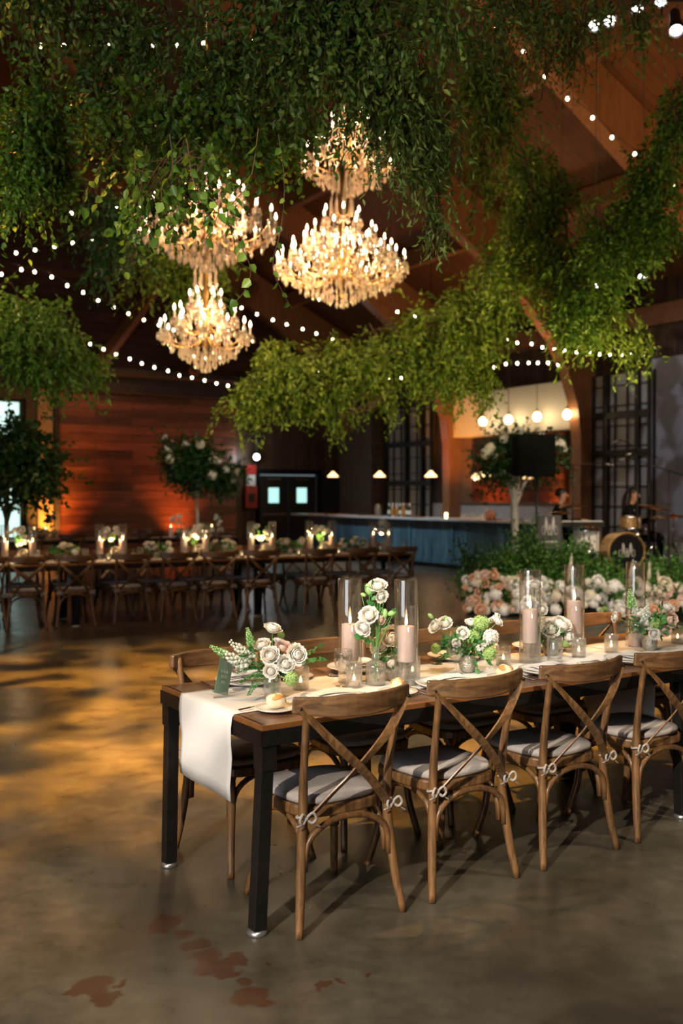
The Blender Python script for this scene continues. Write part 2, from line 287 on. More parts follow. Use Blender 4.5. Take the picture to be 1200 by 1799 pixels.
MT = dict(
 floor=concrete(),
 redboards=boards('red_barn_boards', (.30, .09, .04), (.07, .024, .014), (.012, .006, .004), 2.6, .21, 'xz', .38, .7, .45),
 darkboards=boards('dark_vertical_boards', (.075, .042, .022), (.030, .018, .010), (.005, .004, .003), 5.0, .24, 'zx', .55, .7),
 sideboards=boards('dark_side_boards', (.075, .042, .022), (.030, .018, .010), (.005, .004, .003), 5.0, .24, 'zy', .55, .7),
 gable=boards('gable_boards', (.09, .035, .018), (.045, .02, .012), (.006, .004, .003), 3.0, .25, 'xz', .6, .6),
 roof=boards('roof_boards', (.135, .052, .021), (.095, .036, .015), (.06, .025, .01), 30, .16, 'xy', .55, .35),
 beam=wood('roof_beam_wood', (.13, .052, .022), (.21, .09, .038), .5, 1.5, (10, 1, 1)),
 darkbeam=wood('dark_beam_wood', (.018, .012, .009), (.05, .03, .02), .6, 1.5, (10, 1, 1)),
 greywood=wood('weathered_wood', (.055, .035, .022), (.13, .09, .06), .6, 1.5, (10, 1, 1)),
 postwood=wood('pale_post_wood', (.33, .20, .10), (.48, .31, .17), .55, 1.5, (1, 1, 10)),
 arch=wood('laminated_arch_wood', (.22, .085, .035), (.31, .13, .055), .45, 1.5, (1, 1, 8), .2),
 chair=wood('chair_oak', (.085, .042, .017), (.245, .125, .048), .42, 3.5, (1, 1, 9), .25),
 chairrail=wood('chair_rail_oak', (.075, .035, .015), (.22, .112, .046), .42, 3.0, (10, 1, 1), .25),
 top=wood('table_top_wood', (.07, .034, .017), (.19, .095, .045), .38, 2.2, (14, 1, 1), .3),
 topedge=wood('table_edge_wood', (.17, .065, .02), (.28, .115, .036), .4, 2.2, (14, 1, 1), .3),
 steel=simple('blackened_steel', (.028, .026, .025), .38, .65, var=.5, vscale=14, bump=.15, bscale=120),
 disc=simple('zinc_foot', (.55, .57, .6), .3, .9),
 cushion=simple('grey_linen_cushion', (.42, .38, .36), .9, bump=.3, bscale=260),
 tie=simple('grey_cotton_tie', (.40, .36, .33), .9),
 linen=simple('white_linen_runner', (.80, .78, .75), .85, bump=.12, bscale=300),
 napkin=simple('white_napkin', (.82, .80, .78), .9, bump=.2, bscale=200),
 china=simple('white_china', (.80, .79, .77), .18, coat=.5),
 bread=simple('bread_crumb', (.84, .70, .48), .8, sss=.2, bump=.4, bscale=90),
 crust=simple('bread_crust', (.62, .30, .09), .55, var=.3, vscale=40),
 cutlery=simple('polished_steel_cutlery', (.72, .66, .60), .16, 1.0),
 copper=simple('copper_metal', (.80, .40, .26), .22, 1.0),
 brass=simple('aged_brass', (.72, .46, .18), .28, 1.0),
 glass=thin_glass('clear_glass', (.992, .994, .994), .95, .12, .006),
 fluted=thin_glass('fluted_glass', (.965, .965, .95), .95, .18, .08),
 mercury=simple('mercury_glass', (.55, .53, .47), .22, .85, bump=.8, bscale=160, var=.4, vscale=120),
 water=thin_glass('water', (.93, .95, .95), .9, .05),
 wax=simple('blush_candle_wax', (.86, .66, .62), .5, sss=.5),
 whitewax=simple('white_candle_wax', (.85, .80, .70), .5, sss=.3),
 wick=simple('black_wick', (.02, .02, .02), .9),
 flame=emit('candle_flame', (1.0, .66, .28), 16, False),
 tealight=emit('glowing_tealight', (1.0, .70, .34), 6, False),
 petal=simple('white_petal', (.92, .89, .84), .75, sss=.05),
 blush=simple('blush_petal', (.84, .62, .52), .75, sss=.05),
 peach=simple('peach_petal', (.86, .52, .34), .7, sss=.2),
 cream=simple('cream_petal', (.82, .74, .60), .75, sss=.05, var=.15, vscale=60),
 snap=simple('snapdragon_white', (.80, .82, .72), .7, sss=.2),
 viburnum=leafmat('green_viburnum', (.30, .50, .12), (.42, .62, .22), (.52, .70, .32), .6, .15),
 bud=simple('green_bud', (.34, .58, .22), .6),
 stem=simple('green_stem', (.12, .30, .08), .5),
 twig=simple('brown_twig', (.09, .05, .025), .8, var=.3),
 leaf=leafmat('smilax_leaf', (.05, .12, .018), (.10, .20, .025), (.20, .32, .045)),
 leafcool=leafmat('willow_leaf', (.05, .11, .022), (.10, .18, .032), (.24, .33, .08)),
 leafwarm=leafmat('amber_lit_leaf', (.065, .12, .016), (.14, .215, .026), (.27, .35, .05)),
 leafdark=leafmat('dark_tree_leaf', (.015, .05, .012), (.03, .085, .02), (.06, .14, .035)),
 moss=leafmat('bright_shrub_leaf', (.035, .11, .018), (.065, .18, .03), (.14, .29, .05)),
 arrleaf=leafmat('arrangement_leaf', (.04, .17, .05), (.07, .27, .07), (.20, .46, .16), .4, .25),
 crystal=simple('crystal_glass', (.90, .66, .52), .14, 0, 1.0, trans=.35, ior=1.6),
 bulbwarm=emit('candle_bulb', (1.0, .74, .42), 14, False),
 stringbulb=emit('string_bulb', (1.0, .82, .52), 26, False),
 wire=simple('black_wire', (.012, .012, .012), .6),
 black=simple('black_metal', (.012, .012, .013), .45, .2),
 lens=emit('spot_lens', (1.0, .95, .90), 9, False),
 opal=emit('opal_shade', (1.0, .62, .28), 3.2, True),
 edison=emit('globe_bulb', (1.0, .72, .36), 22, False),
 pane=None,
 day=emit('daylight_pane', (.62, .93, .86), 1.35, True),
 doorlite=emit('door_daylight', (.50, .92, .84), 1.1, False),
 frost=simple('frosted_pane', (.36, .35, .34), .35),
 frame=simple('dark_window_frame', (.016, .013, .011), .5),
 bar=boards('blue_washed_boards', (.085, .17, .215), (.045, .095, .13), (.008, .012, .016), 3.0, .30, 'zy', .45, .9),
 bartop=simple('pale_stone_bar_top', (.50, .50, .52), .25),
 white=simple('white_corrugated', (.80, .76, .70), .5),
 plaster=simple('grey_wall_panel', (.24, .24, .27), .8, var=.2, vscale=1.5),
 mirror=simple('mirror_glass', (.82, .82, .80), .03, 1.0),
 backsplash=simple('grey_tile', (.34, .33, .33), .35, var=.2),
 redbox=simple('red_enamel', (.28, .02, .014), .35),
 paper=simple('white_label', (.6, .6, .58), .8),
 sage=simple('sage_card', (.20, .32, .25), .8),
 ink=simple('pale_ink', (.62, .68, .62), .7),
 skin=simple('skin', (.55, .30, .20), .55, sss=.1),
 hair=simple('dark_hair', (.015, .010, .008), .45),
 suit=simple('black_cloth', (.008, .008, .009), .9, 0, .1),
 drumblack=simple('black_drum_head', (.006, .006, .007), .35),
 drumgold=simple('gold_sparkle_shell', (.50, .30, .11), .3, .5),
 cymbal=simple('bronze_cymbal', (.80, .52, .24), .22, 1.0),
 chrome=simple('chrome', (.75, .75, .76), .12, 1.0),
 logo=simple('pale_logo_ink', (.66, .62, .58), .7),
 logogrey=simple('grey_placard', (.05, .05, .05), .6),
 bark=simple('pale_birch_bark', (.50, .48, .42), .8, var=.3, vscale=12),
 bottle=simple('dark_bottle_glass', (.02, .035, .015), .1, 0, .8),
 amberb=simple('amber_liquor', (.55, .25, .04), .12, 0, .8, trans=.4),
)

# ------------------------------------------------------------------ mesh helpers
class MB:
    def __init__(s): s.v = []; s.f = []; s.sm = []
    def add(s, vs, fs, smooth=False):
        o = len(s.v); s.v += [tuple(v) for v in vs]; s.f += [tuple(i + o for i in f) for f in fs]; s.sm += [smooth] * len(fs); return s
    def box(s, c, d, rot=None):
        c = Vector(c); hx, hy, hz = d[0] / 2, d[1] / 2, d[2] / 2
        vs = [Vector((x, y, z)) for z in (-hz, hz) for x, y in ((-hx, -hy), (hx, -hy), (hx, hy), (-hx, hy))]
        if rot is not None: vs = [rot @ v for v in vs]
        return s.add([c + v for v in vs], [(0, 3, 2, 1), (4, 5, 6, 7), (0, 1, 5, 4), (1, 2, 6, 5), (2, 3, 7, 6), (3, 0, 4, 7)])
    def tube(s, pts, r, n=8, cap=True, flat=1.0, up=None, smooth=True):
        pts = [Vector(p) for p in pts]; m = len(pts)
        rr = list(r) if isinstance(r, (list, tuple)) else [r] * m
        t0 = (pts[1] - pts[0]).normalized()
        ref = Vector(up) if up is not None else (Vector((0, 0, 1)) if abs(t0.z) < .9 else Vector((1, 0, 0)))
        vs = []
        for i, p in enumerate(pts):
            t = (pts[min(i + 1, m - 1)] - pts[max(i - 1, 0)]).normalized()
            a = t.cross(ref)
            if a.length < 1e-5: a = t.orthogonal()
            a.normalize(); b = a.cross(t).normalized()
            if up is None: ref = b
            for k in range(n):
                q = 2 * PI * k / n
                vs.append(p + a * (math.cos(q) * rr[i]) + b * (math.sin(q) * rr[i] * flat))
        fs = [(i * n + k, i * n + (k + 1) % n, (i + 1) * n + (k + 1) % n, (i + 1) * n + k) for i in range(m - 1) for k in range(n)]
        if cap: fs += [tuple(range(n))[::-1], tuple((m - 1) * n + k for k in range(n))]
        return s.add(vs, fs, smooth)
    def strip(s, pts, w, th, wdir=None):
        """bent rectangular strip; wdir = width direction (or list)"""
        pts = [Vector(p) for p in pts]; m = len(pts); vs = []
        for i, p in enumerate(pts):
            t = (pts[min(i + 1, m - 1)] - pts[max(i - 1, 0)]).normalized()
            wd = Vector(wdir[i] if isinstance(wdir, list) else wdir)
            wd = (wd - t * wd.dot(t)).normalized(); nn = t.cross(wd)
            ww = w[i] if isinstance(w, list) else w
            for a, b in ((-1, -1), (1, -1), (1, 1), (-1, 1)): vs.append(p + wd * (a * ww / 2) + nn * (b * th / 2))
        fs = [(i * 4 + k, i * 4 + (k + 1) % 4, i * 4 + 4 + (k + 1) % 4, i * 4 + 4 + k) for i in range(m - 1) for k in range(4)]
        fs += [(3, 2, 1, 0), tuple(4 * (m - 1) + k for k in range(4))]
        return s.add(vs, fs)
    def lathe(s, prof, n=24, c=(0, 0, 0), smooth=True, flute=0.0, cap=False):
        c = Vector(c); vs = []
        for r, z in prof:
            for k in range(n):
                q = 2 * PI * k / n; rr = r * (1 + (flute if k % 2 else -flute) * (1 if r > .004 else 0))
                vs.append(c + Vector((math.cos(q) * rr, math.sin(q) * rr, z)))
        m = len(prof)
        fs = [(i * n + k, i * n + (k + 1) % n, (i + 1) * n + (k + 1) % n, (i + 1) * n + k) for i in range(m - 1) for k in range(n)]
        if cap: fs += [tuple(range(n))[::-1], tuple((m - 1) * n + k for k in range(n))]
        return s.add(vs, fs, smooth)
    def ball(s, c, r, n=8, m=6, sq=(1, 1, 1)):
        c = Vector(c); vs = []
        for i in range(m + 1):
            a = PI * i / m
            for k in range(n):
                q = 2 * PI * k / n
                vs.append(c + Vector((math.sin(a) * math.cos(q) * r * sq[0], math.sin(a) * math.sin(q) * r * sq[1], -math.cos(a) * r * sq[2])))
        fs = [(i * n + k, i * n + (k + 1) % n, (i + 1) * n + (k + 1) % n, (i + 1) * n + k) for i in range(m) for k in range(n)]
        return s.add(vs, fs, True)
    def prism(s, poly, axis_fn, d0, d1):
        n = len(poly)
        vs = [axis_fn(a, b, d0) for a, b in poly] + [axis_fn(a, b, d1) for a, b in poly]
        fs = [tuple(range(n))[::-1], tuple(range(n, 2 * n))] + [(k, (k + 1) % n, n + (k + 1) % n, n + k) for k in range(n)]
        return s.add(vs, fs)
    def mesh(s, name):
        me = bpy.data.meshes.new(name); me.from_pydata(s.v, [], s.f); me.update()
        me.polygons.foreach_set('use_smooth', s.sm); return me
    def build(s, name, mat, parent=None, loc=None, bevel=0):
        me = s.mesh(name); me.materials.append(mat)
        return link(name, me, parent, loc, bevel)
def link(name, me, parent=None, loc=None, bevel=0):
    o = bpy.data.objects.new(name, me); COL.objects.link(o)
    if parent is not None: o.parent = parent
    if loc is not None: o.location = loc
    if bevel:
        b = o.modifiers.new('bevel', 'BEVEL'); b.width = bevel; b.segments = 2; b.limit_method = 'ANGLE'
    return o
def empty(name, loc=(0, 0, 0), rz=0.0, label=None, cat=None, group=None):
    o = bpy.data.objects.new(name, None); COL.objects.link(o); o.location = loc; o.rotation_euler = (0, 0, rz); o.empty_display_size = .1
    tag(o, label, cat, group); return o
def tag(o, label=None, cat=None, group=None, kind=None):
    if label: o['label'] = label
    if cat: o['category'] = cat
    if group: o['group'] = group
    if kind: o['kind'] = kind
    return o
def struct(name, mb, mat, bevel=0):
    o = mb.build(name, mat, bevel=bevel); o['kind'] = 'structure'; return o
CHILD = {}
def copy_tree(o, loc=None, rz=None, label=None, group=None, scale=None):
    kids = {}
    for x in COL.objects:
        if x.parent: kids.setdefault(x.parent.name, []).append(x)
    def rec(x, par):
        c = x.copy(); COL.objects.link(c)
        if par: c.parent = par
        for k in kids.get(x.name, []): rec(k, c)
        return c
    c = rec(o, None)
    if loc is not None: c.location = loc
    if rz is not None: c.rotation_euler = (0, 0, rz)
    if scale is not None: c.scale = (scale,) * 3
    if label: c['label'] = label
    if group: c['group'] = group
    return c
def arc(a, b, c, n=10):                     # smooth curve through three points
    a, b, c = Vector(a), Vector(b), Vector(c); q = b * 2 - (a + c) / 2
    return [a * (1 - t) ** 2 + q * (2 * t * (1 - t)) + c * t * t for t in [i / n for i in range(n + 1)]]
def spline(pts, n=6):
    pts = [Vector(p) for p in pts]; out = []
    for i in range(len(pts) - 1):
        p0, p1, p2, p3 = pts[max(i - 1, 0)], pts[i], pts[i + 1], pts[min(i + 2, len(pts) - 1)]
        for k in range(n):
            t = k / n
            out.append(.5 * ((2 * p1) + (p2 - p0) * t + (2 * p0 - 5 * p1 + 4 * p2 - p3) * t * t + (3 * p1 - p0 - 3 * p2 + p3) * t ** 3))
    out.append(pts[-1]); return out

# ------------------------------------------------------------------ leaves by the thousand (numpy)
def leaves_mesh(name, Pn, D, L, Wd, mat, fold=.25, n_tw=None):
    """one six-point folded leaf per row: base P, direction D, length L, half width W"""
    n = len(Pn); D = D / (np.linalg.norm(D, axis=1, keepdims=True) + 1e-9)
    rv = rng.normal(size=(n, 3)); A = np.cross(D, rv); A /= (np.linalg.norm(A, axis=1, keepdims=True) + 1e-9); N = np.cross(D, A)
    L = L[:, None]; Wd = Wd[:, None]
    V = np.empty((n, 6, 3))
    V[:, 0] = Pn; V[:, 3] = Pn + D * L + N * (L * -.12)
    V[:, 1] = Pn + D * L * .3 + A * Wd + N * Wd * fold; V[:, 2] = Pn + D * L * .68 + A * Wd * .8 + N * Wd * fold
    V[:, 5] = Pn + D * L * .3 - A * Wd + N * Wd * fold; V[:, 4] = Pn + D * L * .68 - A * Wd * .8 + N * Wd * fold
    me = bpy.data.meshes.new(name); me.vertices.add(n * 6); me.vertices.foreach_set('co', V.reshape(-1))
    idx = np.arange(n)[:, None] * 6; q = np.concatenate([idx + np.array([[0, 1, 2, 3]]), idx + np.array([[0, 3, 4, 5]])], 1).reshape(-1)
    me.loops.add(n * 8); me.loops.foreach_set('vertex_index', q.astype(np.int32))
    me.polygons.add(n * 2); me.polygons.foreach_set('loop_start', np.arange(n * 2, dtype=np.int32) * 4)
    me.update(calc_edges=True); me.validate(); me.materials.append(mat)
    return me
def twigs(blobs, n, length, nl, droop=.8, out=.7, spread=.75, shell=.5):
    """twigs seeded in ellipsoids (x,y,z,rx,ry,rz): returns leaf base points, leaf directions and the twig polylines"""
    B = np.array([b[:6] for b in blobs]); vol = B[:, 3] * B[:, 5] * np.maximum(B[:, 4], .2) ** .5; pr = vol / vol.sum()
    i = rng.choice(len(B), n, p=pr); C = B[i, :3]; Rr = B[i, 3:6]
    u = rng.normal(size=(n, 3)); u /= np.linalg.norm(u, axis=1, keepdims=True)
    rad = rng.random(n)[:, None] ** shell
    S = C + u * Rr * rad
    d = u * out * rng.random((n, 1)) + rng.normal(size=(n, 3)) * .35; d[:, 2] -= droop * (0.5 + rng.random(n)); d /= np.linalg.norm(d, axis=1, keepdims=True)
    Lg = length * (.5 + rng.random(n) * .9)
    k = np.linspace(.05, 1, nl)
    g = np.array([0, 0, -.35 * droop])
    pts = S[:, None] + d[:, None] * (Lg[:, None] * k)[..., None] + g * (Lg[:, None] * k ** 2)[..., None] + rng.normal(size=(n, nl, 3)) * .006
    ld = d[:, None] + rng.normal(size=(n, nl, 3)) * spread
    ld[..., 2] -= .25 * droop
    return pts.reshape(-1, 3), ld.reshape(-1, 3), S, d, Lg
def greenery(name, blobs, n, length, nl, LL, WW, mat, label, cat='hanging greenery', group=None, droop=.8, branches=7, anchor=None, origin=None, twig_r=.006, hang=True, stems=0):
    o = Vector(origin if origin is not None else blobs[0][:3])
    root = empty(name, o, 0, label, cat, group)
    sub = []
    for q in blobs:
        for k in range(8):
            u = rng.normal(size=3); u /= np.linalg.norm(u); u *= rng.random() ** .4 * .85; f = .26 + .34 * rng.random()
            sub.append((q[0] + u[0] * q[3], q[1] + u[1] * q[4], q[2] + u[2] * q[5], q[3] * f * 1.15, q[4] * f * 1.15, q[5] * f))
    pts, ld, S, d, Lg = twigs(sub, n, length, nl, droop)
    m = len(pts)
    me = leaves_mesh('foliage', pts - np.array(o), ld, LL * (.6 + .7 * rng.random(m)), WW * (.6 + .7 * rng.random(m)), mat)
    link('foliage', me, root)
    b = MB()
    for k in range(branches):
        b0 = blobs[k % len(blobs)]; b1 = blobs[(k * 3 + 1) % len(blobs)]
        c0 = Vector(b0[:3]); c1 = Vector(b1[:3])
        def jit(c, q): return c + Vector(((random.random() - .5) * q[3], (random.random() - .5) * q[4], (random.random() - .5) * q[5])) * 1.7
        pp = spline([jit(c0, b0), jit((c0 + c1) / 2, b0), jit(c1, b1), jit(c1, b1)], 4)
        b.tube([p - o for p in pp], [twig_r * (1.6 - 1.2 * j / len(pp)) for j in range(len(pp))], 5)
    for k in range(min(stems, len(S))):
        s = Vector(S[k]); e = s + Vector(d[k]) * Lg[k] + Vector((0, 0, -.35 * droop * Lg[k])); mid = s + Vector(d[k]) * Lg[k] * .5 + Vector((0, 0, -.09 * droop * Lg[k]))
        b.tube([s - o, mid - o, e - o], [.0022, .0016, .0008], 3, False)
    if b.v: b.build('branch', MT['twig'], root)
    if hang:
        h = MB()
        for q in blobs[:1]:
            top = Vector((q[0], q[1], roof_at(q) - .02)); h.tube([Vector(q[:3]) - o, top - o], .0018, 4)
        h.build('hanging_wire', MT['wire'], root)
    return root

# ------------------------------------------------------------------ room shell
def wallbox(s0, s1, t0, t1, z0, z1, o=K, rot=True):
    """box in room coordinates, given in the local frame of a wall object"""
    return ((s0 + s1) / 2, (t0 + t1) / 2, (z0 + z1) / 2), (abs(s1 - s0), abs(t1 - t0), abs(z1 - z0))
# local frame of room objects: x = along -UR (s), y = along -VR ... object placed at K and turned
ROOM_RZ = math.atan2(-UR.y, -UR.x)                      # local +x -> -UR
def room_obj(name, mb, mat, structure=True, bevel=0, parent=None):
    """mesh written as (s, -t, z)... local x = s, local y = -t direction"""
    o = mb.build(name, mat, parent, bevel=bevel)
    if parent is None:
        o.location = K; o.rotation_euler = (0, 0, ROOM_RZ)
        if structure: o['kind'] = 'structure'
    return o
# with local x = -UR, local y = rot90(x) = (UR.y, -UR.x)=(.53,-.848)=VR  -> local y = t
def rbox(mb, s0, s1, t0, t1, z0, z1):
    return mb.box(((s0 + s1) / 2, (t0 + t1) / 2, (z0 + z1) / 2), (abs(s1 - s0), abs(t1 - t0), abs(z1 - z0)))
def rroot(name, label, cat, group=None, s=0, t=0, z=0):
    return empty(name, RM(s, t, z), ROOM_RZ, label, cat, group)

fl = MB(); fl.add([RM(-1, -1), RM(-1, TMAX + 1), RM(SMAX + 1, TMAX + 1), RM(SMAX + 1, -1)], [(0, 1, 2, 3)])
for i, v in enumerate(fl.v): pass
f_o = MB().add([(v[0], v[1], -.1) for v in fl.v] + [(v[0], v[1], 0) for v in fl.v], [(0, 1, 2, 3), (7, 6, 5, 4), (0, 4, 5, 1), (1, 5, 6, 2), (2, 6, 7, 3), (3, 7, 4, 0)])
struct('floor', f_o, MT['floor'])

# board wall (t = 0): openings for the window and the double door
win_s0, win_s1 = ray_s(44), ray_s(-60); door_s0, door_s1 = ray_s(557), ray_s(455)
m = MB()
rbox(m, ray_s(415), ray_s(97), -.12, .0, 0, 4.15)
room_obj('wall_left', m, MT['redboards'])
m = MB()
rbox(m, door_s1 + .02, ray_s(415), -.12, 0, 0, 4.15); rbox(m, door_s0, door_s1 + .02, -.12, 0, 2.16, 4.15); rbox(m, 0, door_s0, -.12, 0, 0, 4.15)
room_obj('wall_back', m, MT['darkboards'])
m = MB()
rbox(m, ray_s(97), win_s0, -.12, 0, 0, 4.15); rbox(m, win_s0, win_s1, -.12, 0, 3.95, 4.15); rbox(m, win_s0, win_s1, -.12, 0, 0, .45); rbox(m, win_s1, SMAX, -.12, 0, 0, 4.15)
room_obj('wall_rear', m, MT['greywood'])
m = MB()
m.add([(0, -.1, 4.15), (SMAX, -.1, 4.15), (SMAX, -.1, EAVE), (RIDGE, -.1, roofz(RIDGE)), (0, -.1, EAVE),
       (0, 0, 4.15), (SMAX, 0, 4.15), (SMAX, 0, EAVE), (RIDGE, 0, roofz(RIDGE)), (0, 0, EAVE)], [(0, 1, 2, 3, 4), (9, 8, 7, 6, 5)])
room_obj('wall_gable', m, MT['gable'])
m = MB(); rbox(m, 0, SMAX, 0, .22, 4.2, 4.75); rbox(m, 0, SMAX, .22, .8, 4.62, 4.75)
room_obj('trim_1', m, MT['darkbeam'])
m = MB(); rbox(m, ray_s(90), ray_s(64), 0, .16, 0, 4.2); room_obj('trim_2', m, MT['postwood'])
m = MB(); rbox(m, ray_s(101), ray_s(92), 0, .2, 0, 4.2); room_obj('trim_3', m, MT['darkbeam'])
m = MB(); rbox(m, win_s0 - .28, win_s0 - .02, 0, .1, 0, 4.2); rbox(m, win_s0, win_s1, 0, .1, 3.95, 4.2); room_obj('trim_4', m, MT['greywood'])
# bright window by the left edge
m = MB(); rbox(m, win_s0, win_s0 + .12, -.1, .02, .45, 3.95); rbox(m, win_s0, win_s1, -.1, .02, 3.85, 3.95); rbox(m, win_s0, win_s1, -.1, .02, .45, .55); rbox(m, win_s1 - .1, win_s1, -.1, .02, .45, 3.95)
rbox(m, win_s0, win_s1, -.08, 0, 2.02, 2.08)
w1 = room_obj('window_1', m, MT['frame'])
m = MB(); rbox(m, win_s0 + .1, win_s1 - .1, -.07, -.05, .5, 3.9)
p = room_obj('window_pane', m, MT['day'], parent=w1)

# bar wall (s = 0)
m = MB(); rbox(m, -.15, 0, -.1, TMAX, 0, EAVE + .1)
room_obj('wall_right', m, MT['sideboards'])
m = MB(); rbox(m, SMAX, SMAX + .15, -.1, TMAX, 0, EAVE + .1); room_obj('wall_far_left', m, MT['darkboards'])
m = MB(); m.add([(0, TMAX, 0), (SMAX, TMAX, 0), (SMAX, TMAX, EAVE), (RIDGE, TMAX, roofz(RIDGE)), (0, TMAX, EAVE),
       (0, TMAX + .1, 0), (SMAX, TMAX + .1, 0), (SMAX, TMAX + .1, EAVE), (RIDGE, TMAX + .1, roofz(RIDGE)), (0, TMAX + .1, EAVE)], [(0, 1, 2, 3, 4), (9, 8, 7, 6, 5)])
room_obj('wall_front', m, MT['greywood'])
# roof, two planes with thickness
def slope(s0, z0, s1, z1, name):
    L_ = math.hypot(s1 - s0, z1 - z0); a = math.atan2(z1 - z0, s1 - s0)
    mm = MB(); mm.box((L_ / 2, TMAX / 2, .06), (L_ + .1, TMAX + .4, .12))
    o = mm.build(name, MT['roof']); o['kind'] = 'structure'
    mat = Matrix.Translation(K) @ Matrix.Rotation(ROOM_RZ, 4, 'Z') @ Matrix.Translation((s0, 0, z0)) @ Matrix.Rotation(-a, 4, 'Y')
    o.matrix_world = mat
    return o
slope(0, EAVE, RIDGE, roofz(RIDGE), 'ceiling'); slope(RIDGE, roofz(RIDGE), SMAX, EAVE, 'ceiling_far')

# glulam arch frames: leg on the wall, curved haunch, rafter up to the ridge
def arch_frame(t, w=.28):
    hg = [(-.02, 0), (.42, 0), (.42, 1.5), (.42, 2.8), (.52, 3.5), (.80, 4.2), (1.2, 4.85), (1.9, 5.5), (2.9, 6.2), (5.0, 7.45), (RIDGE, roofz(RIDGE) - .55), (RIDGE, roofz(RIDGE) - .03), (0.0, EAVE - .03)]
    out = []
    for side in (0, 1):
        mm = MB()
        fn = (lambda a, b, d: Vector((a, d, b))) if side == 0 else (lambda a, b, d: Vector((SMAX - a, d, b)))
        mm.prism(hg, fn, t - w / 2, t + w / 2); out.append(mm)
    return out
for i, t in enumerate((.5, 5.0, 9.5, 14.0, 18.5, 23.0, 27.5)):
    for k, mm in enumerate(arch_frame(t)):
        o = mm.build('roof_arch', MT['arch']); o.location = K; o.rotation_euler = (0, 0, ROOM_RZ); o['kind'] = 'structure'
for s in (2.6, 5.1, 7.6, 10.0, 14.0, 16.5, 19.0, 21.5):
    m = MB(); z = roofz(s); rbox(m, s - .09, s + .09, -.1, TMAX, z - .42, z - .05)
    o = room_obj('roof_purlin', m, MT['beam'])
m = MB(); rbox(m, RIDGE - .12, RIDGE + .12, -.1, TMAX, roofz(RIDGE) - .5, roofz(RIDGE)); room_obj('roof_ridge_beam', m, MT['beam'])
m = MB(); rbox(m, 0, .24, -.1, TMAX, 4.95, 5.35); room_obj('trim_5', m, MT['beam'])
m = MB(); rbox(m, 0, .5, 0, ray_t(800) , 4.0, 4.28); room_obj('trim_6', m, MT['darkbeam'])
# diagonal braces on the board wall side
for px in (235, 395):
    s = ray_s(px, 1.1); m = MB(); a = Vector((s + .9, 1.1, 4.7)); b = Vector((s - .9, 1.1, 7.2)); m.tube([a, b], .16, 4, smooth=False)
    room_obj('roof_brace', m, MT['beam'])

# double door
for k, (a, b) in enumerate(((door_s0 + .04, (door_s0 + door_s1) / 2 - .01), ((door_s0 + door_s1) / 2 + .01, door_s1 - .04))):
    m = MB(); wl = (a + b) / 2
    rbox(m, a, wl - .17, -.08, -.03, .02, 2.12); rbox(m, wl + .17, b, -.08, -.03, .02, 2.12); rbox(m, wl - .17, wl + .17, -.08, -.03, .02, 1.35); rbox(m, wl - .17, wl + .17, -.08, -.03, 1.78, 2.12)
    d = room_obj('door_%d' % (k + 1), m, MT['black'])
    m = MB(); rbox(m, wl - .17, wl + .17, -.062, -.048, 1.35, 1.78); room_obj('door_window', m, MT['doorlite'], parent=d)
    m = MB(); rbox(m, a + .08, b - .08, -.02, .02, 1.0, 1.06); room_obj('push_bar', m, MT['greywood'], parent=d)
    m = MB(); rbox(m, wl - .2, wl + .2, -.03, .03, 2.0, 2.05); room_obj('door_closer', m, MT['greywood'], parent=d)
m = MB(); rbox(m, door_s0 - .1, door_s1 + .1, 0, .06, 2.16, 2.3); rbox(m, door_s0 - .1, door_s0, 0, .06, 0, 2.16); rbox(m, door_s1, door_s1 + .1, 0, .06, 0, 2.16)
room_obj('trim_7', m, MT['suit'])
m = MB(); rbox(m, .15, door_s0 - .15, .0, .05, 0, 2.1); room_obj('door_3', m, MT['black'])

# gridded windows on the bar wall
def grid_window(name, t0, t1, z0, z1, nx, posts, rails, mat):
    m = MB()
    rbox(m, .0, .10, t0, t0 + .09, z0, z1); rbox(m, 0, .10, t1 - .09, t1, z0, z1)
    for q in posts: rbox(m, 0, .12, t0 + q - .05, t0 + q + .05, z0, z1)
    for q in rails: rbox(m, 0, .12, t0, t1, q - .07, q + .07)
    n = int(round((t1 - t0) / nx))
    for i in range(1, n): tt = t0 + (t1 - t0) * i / n; rbox(m, .02, .06, tt - .015, tt + .015, z0, z1)
    zz = z0
    while zz < z1: rbox(m, .02, .06, t0, t1, zz - .013, zz + .013); zz += .42
    o = room_obj(name, m, MT['frame'])
    m = MB(); rbox(m, .0, .02, t0, t1, z0, z1); room_obj('window_pane', m, mat, parent=o)
ta, tb = ray_t(681), ray_t(763)
grid_window('window_2', ta, tb, .9, 3.95, .34, [1.0, 1.72], [1.9, 2.95], MT['frost'])
ta, tb = ray_t(1042), ray_t(1148)
grid_window('window_3', ta, tb, .5, 4.1, .36, [.45, 1.75, tb - ta - .35], [2.45, 3.25], MT['frost'])
tp = ray_t(1151)
m = MB(); rbox(m, 0, .12, tp, tp + 3.2, 0, 4.3); room_obj('wall_panel', m, MT['plaster'])
m = MB(); rbox(m, .02, .5, ray_t(615), ray_t(678), 0, 4.0); room_obj('trim_8', m, MT['greywood'])
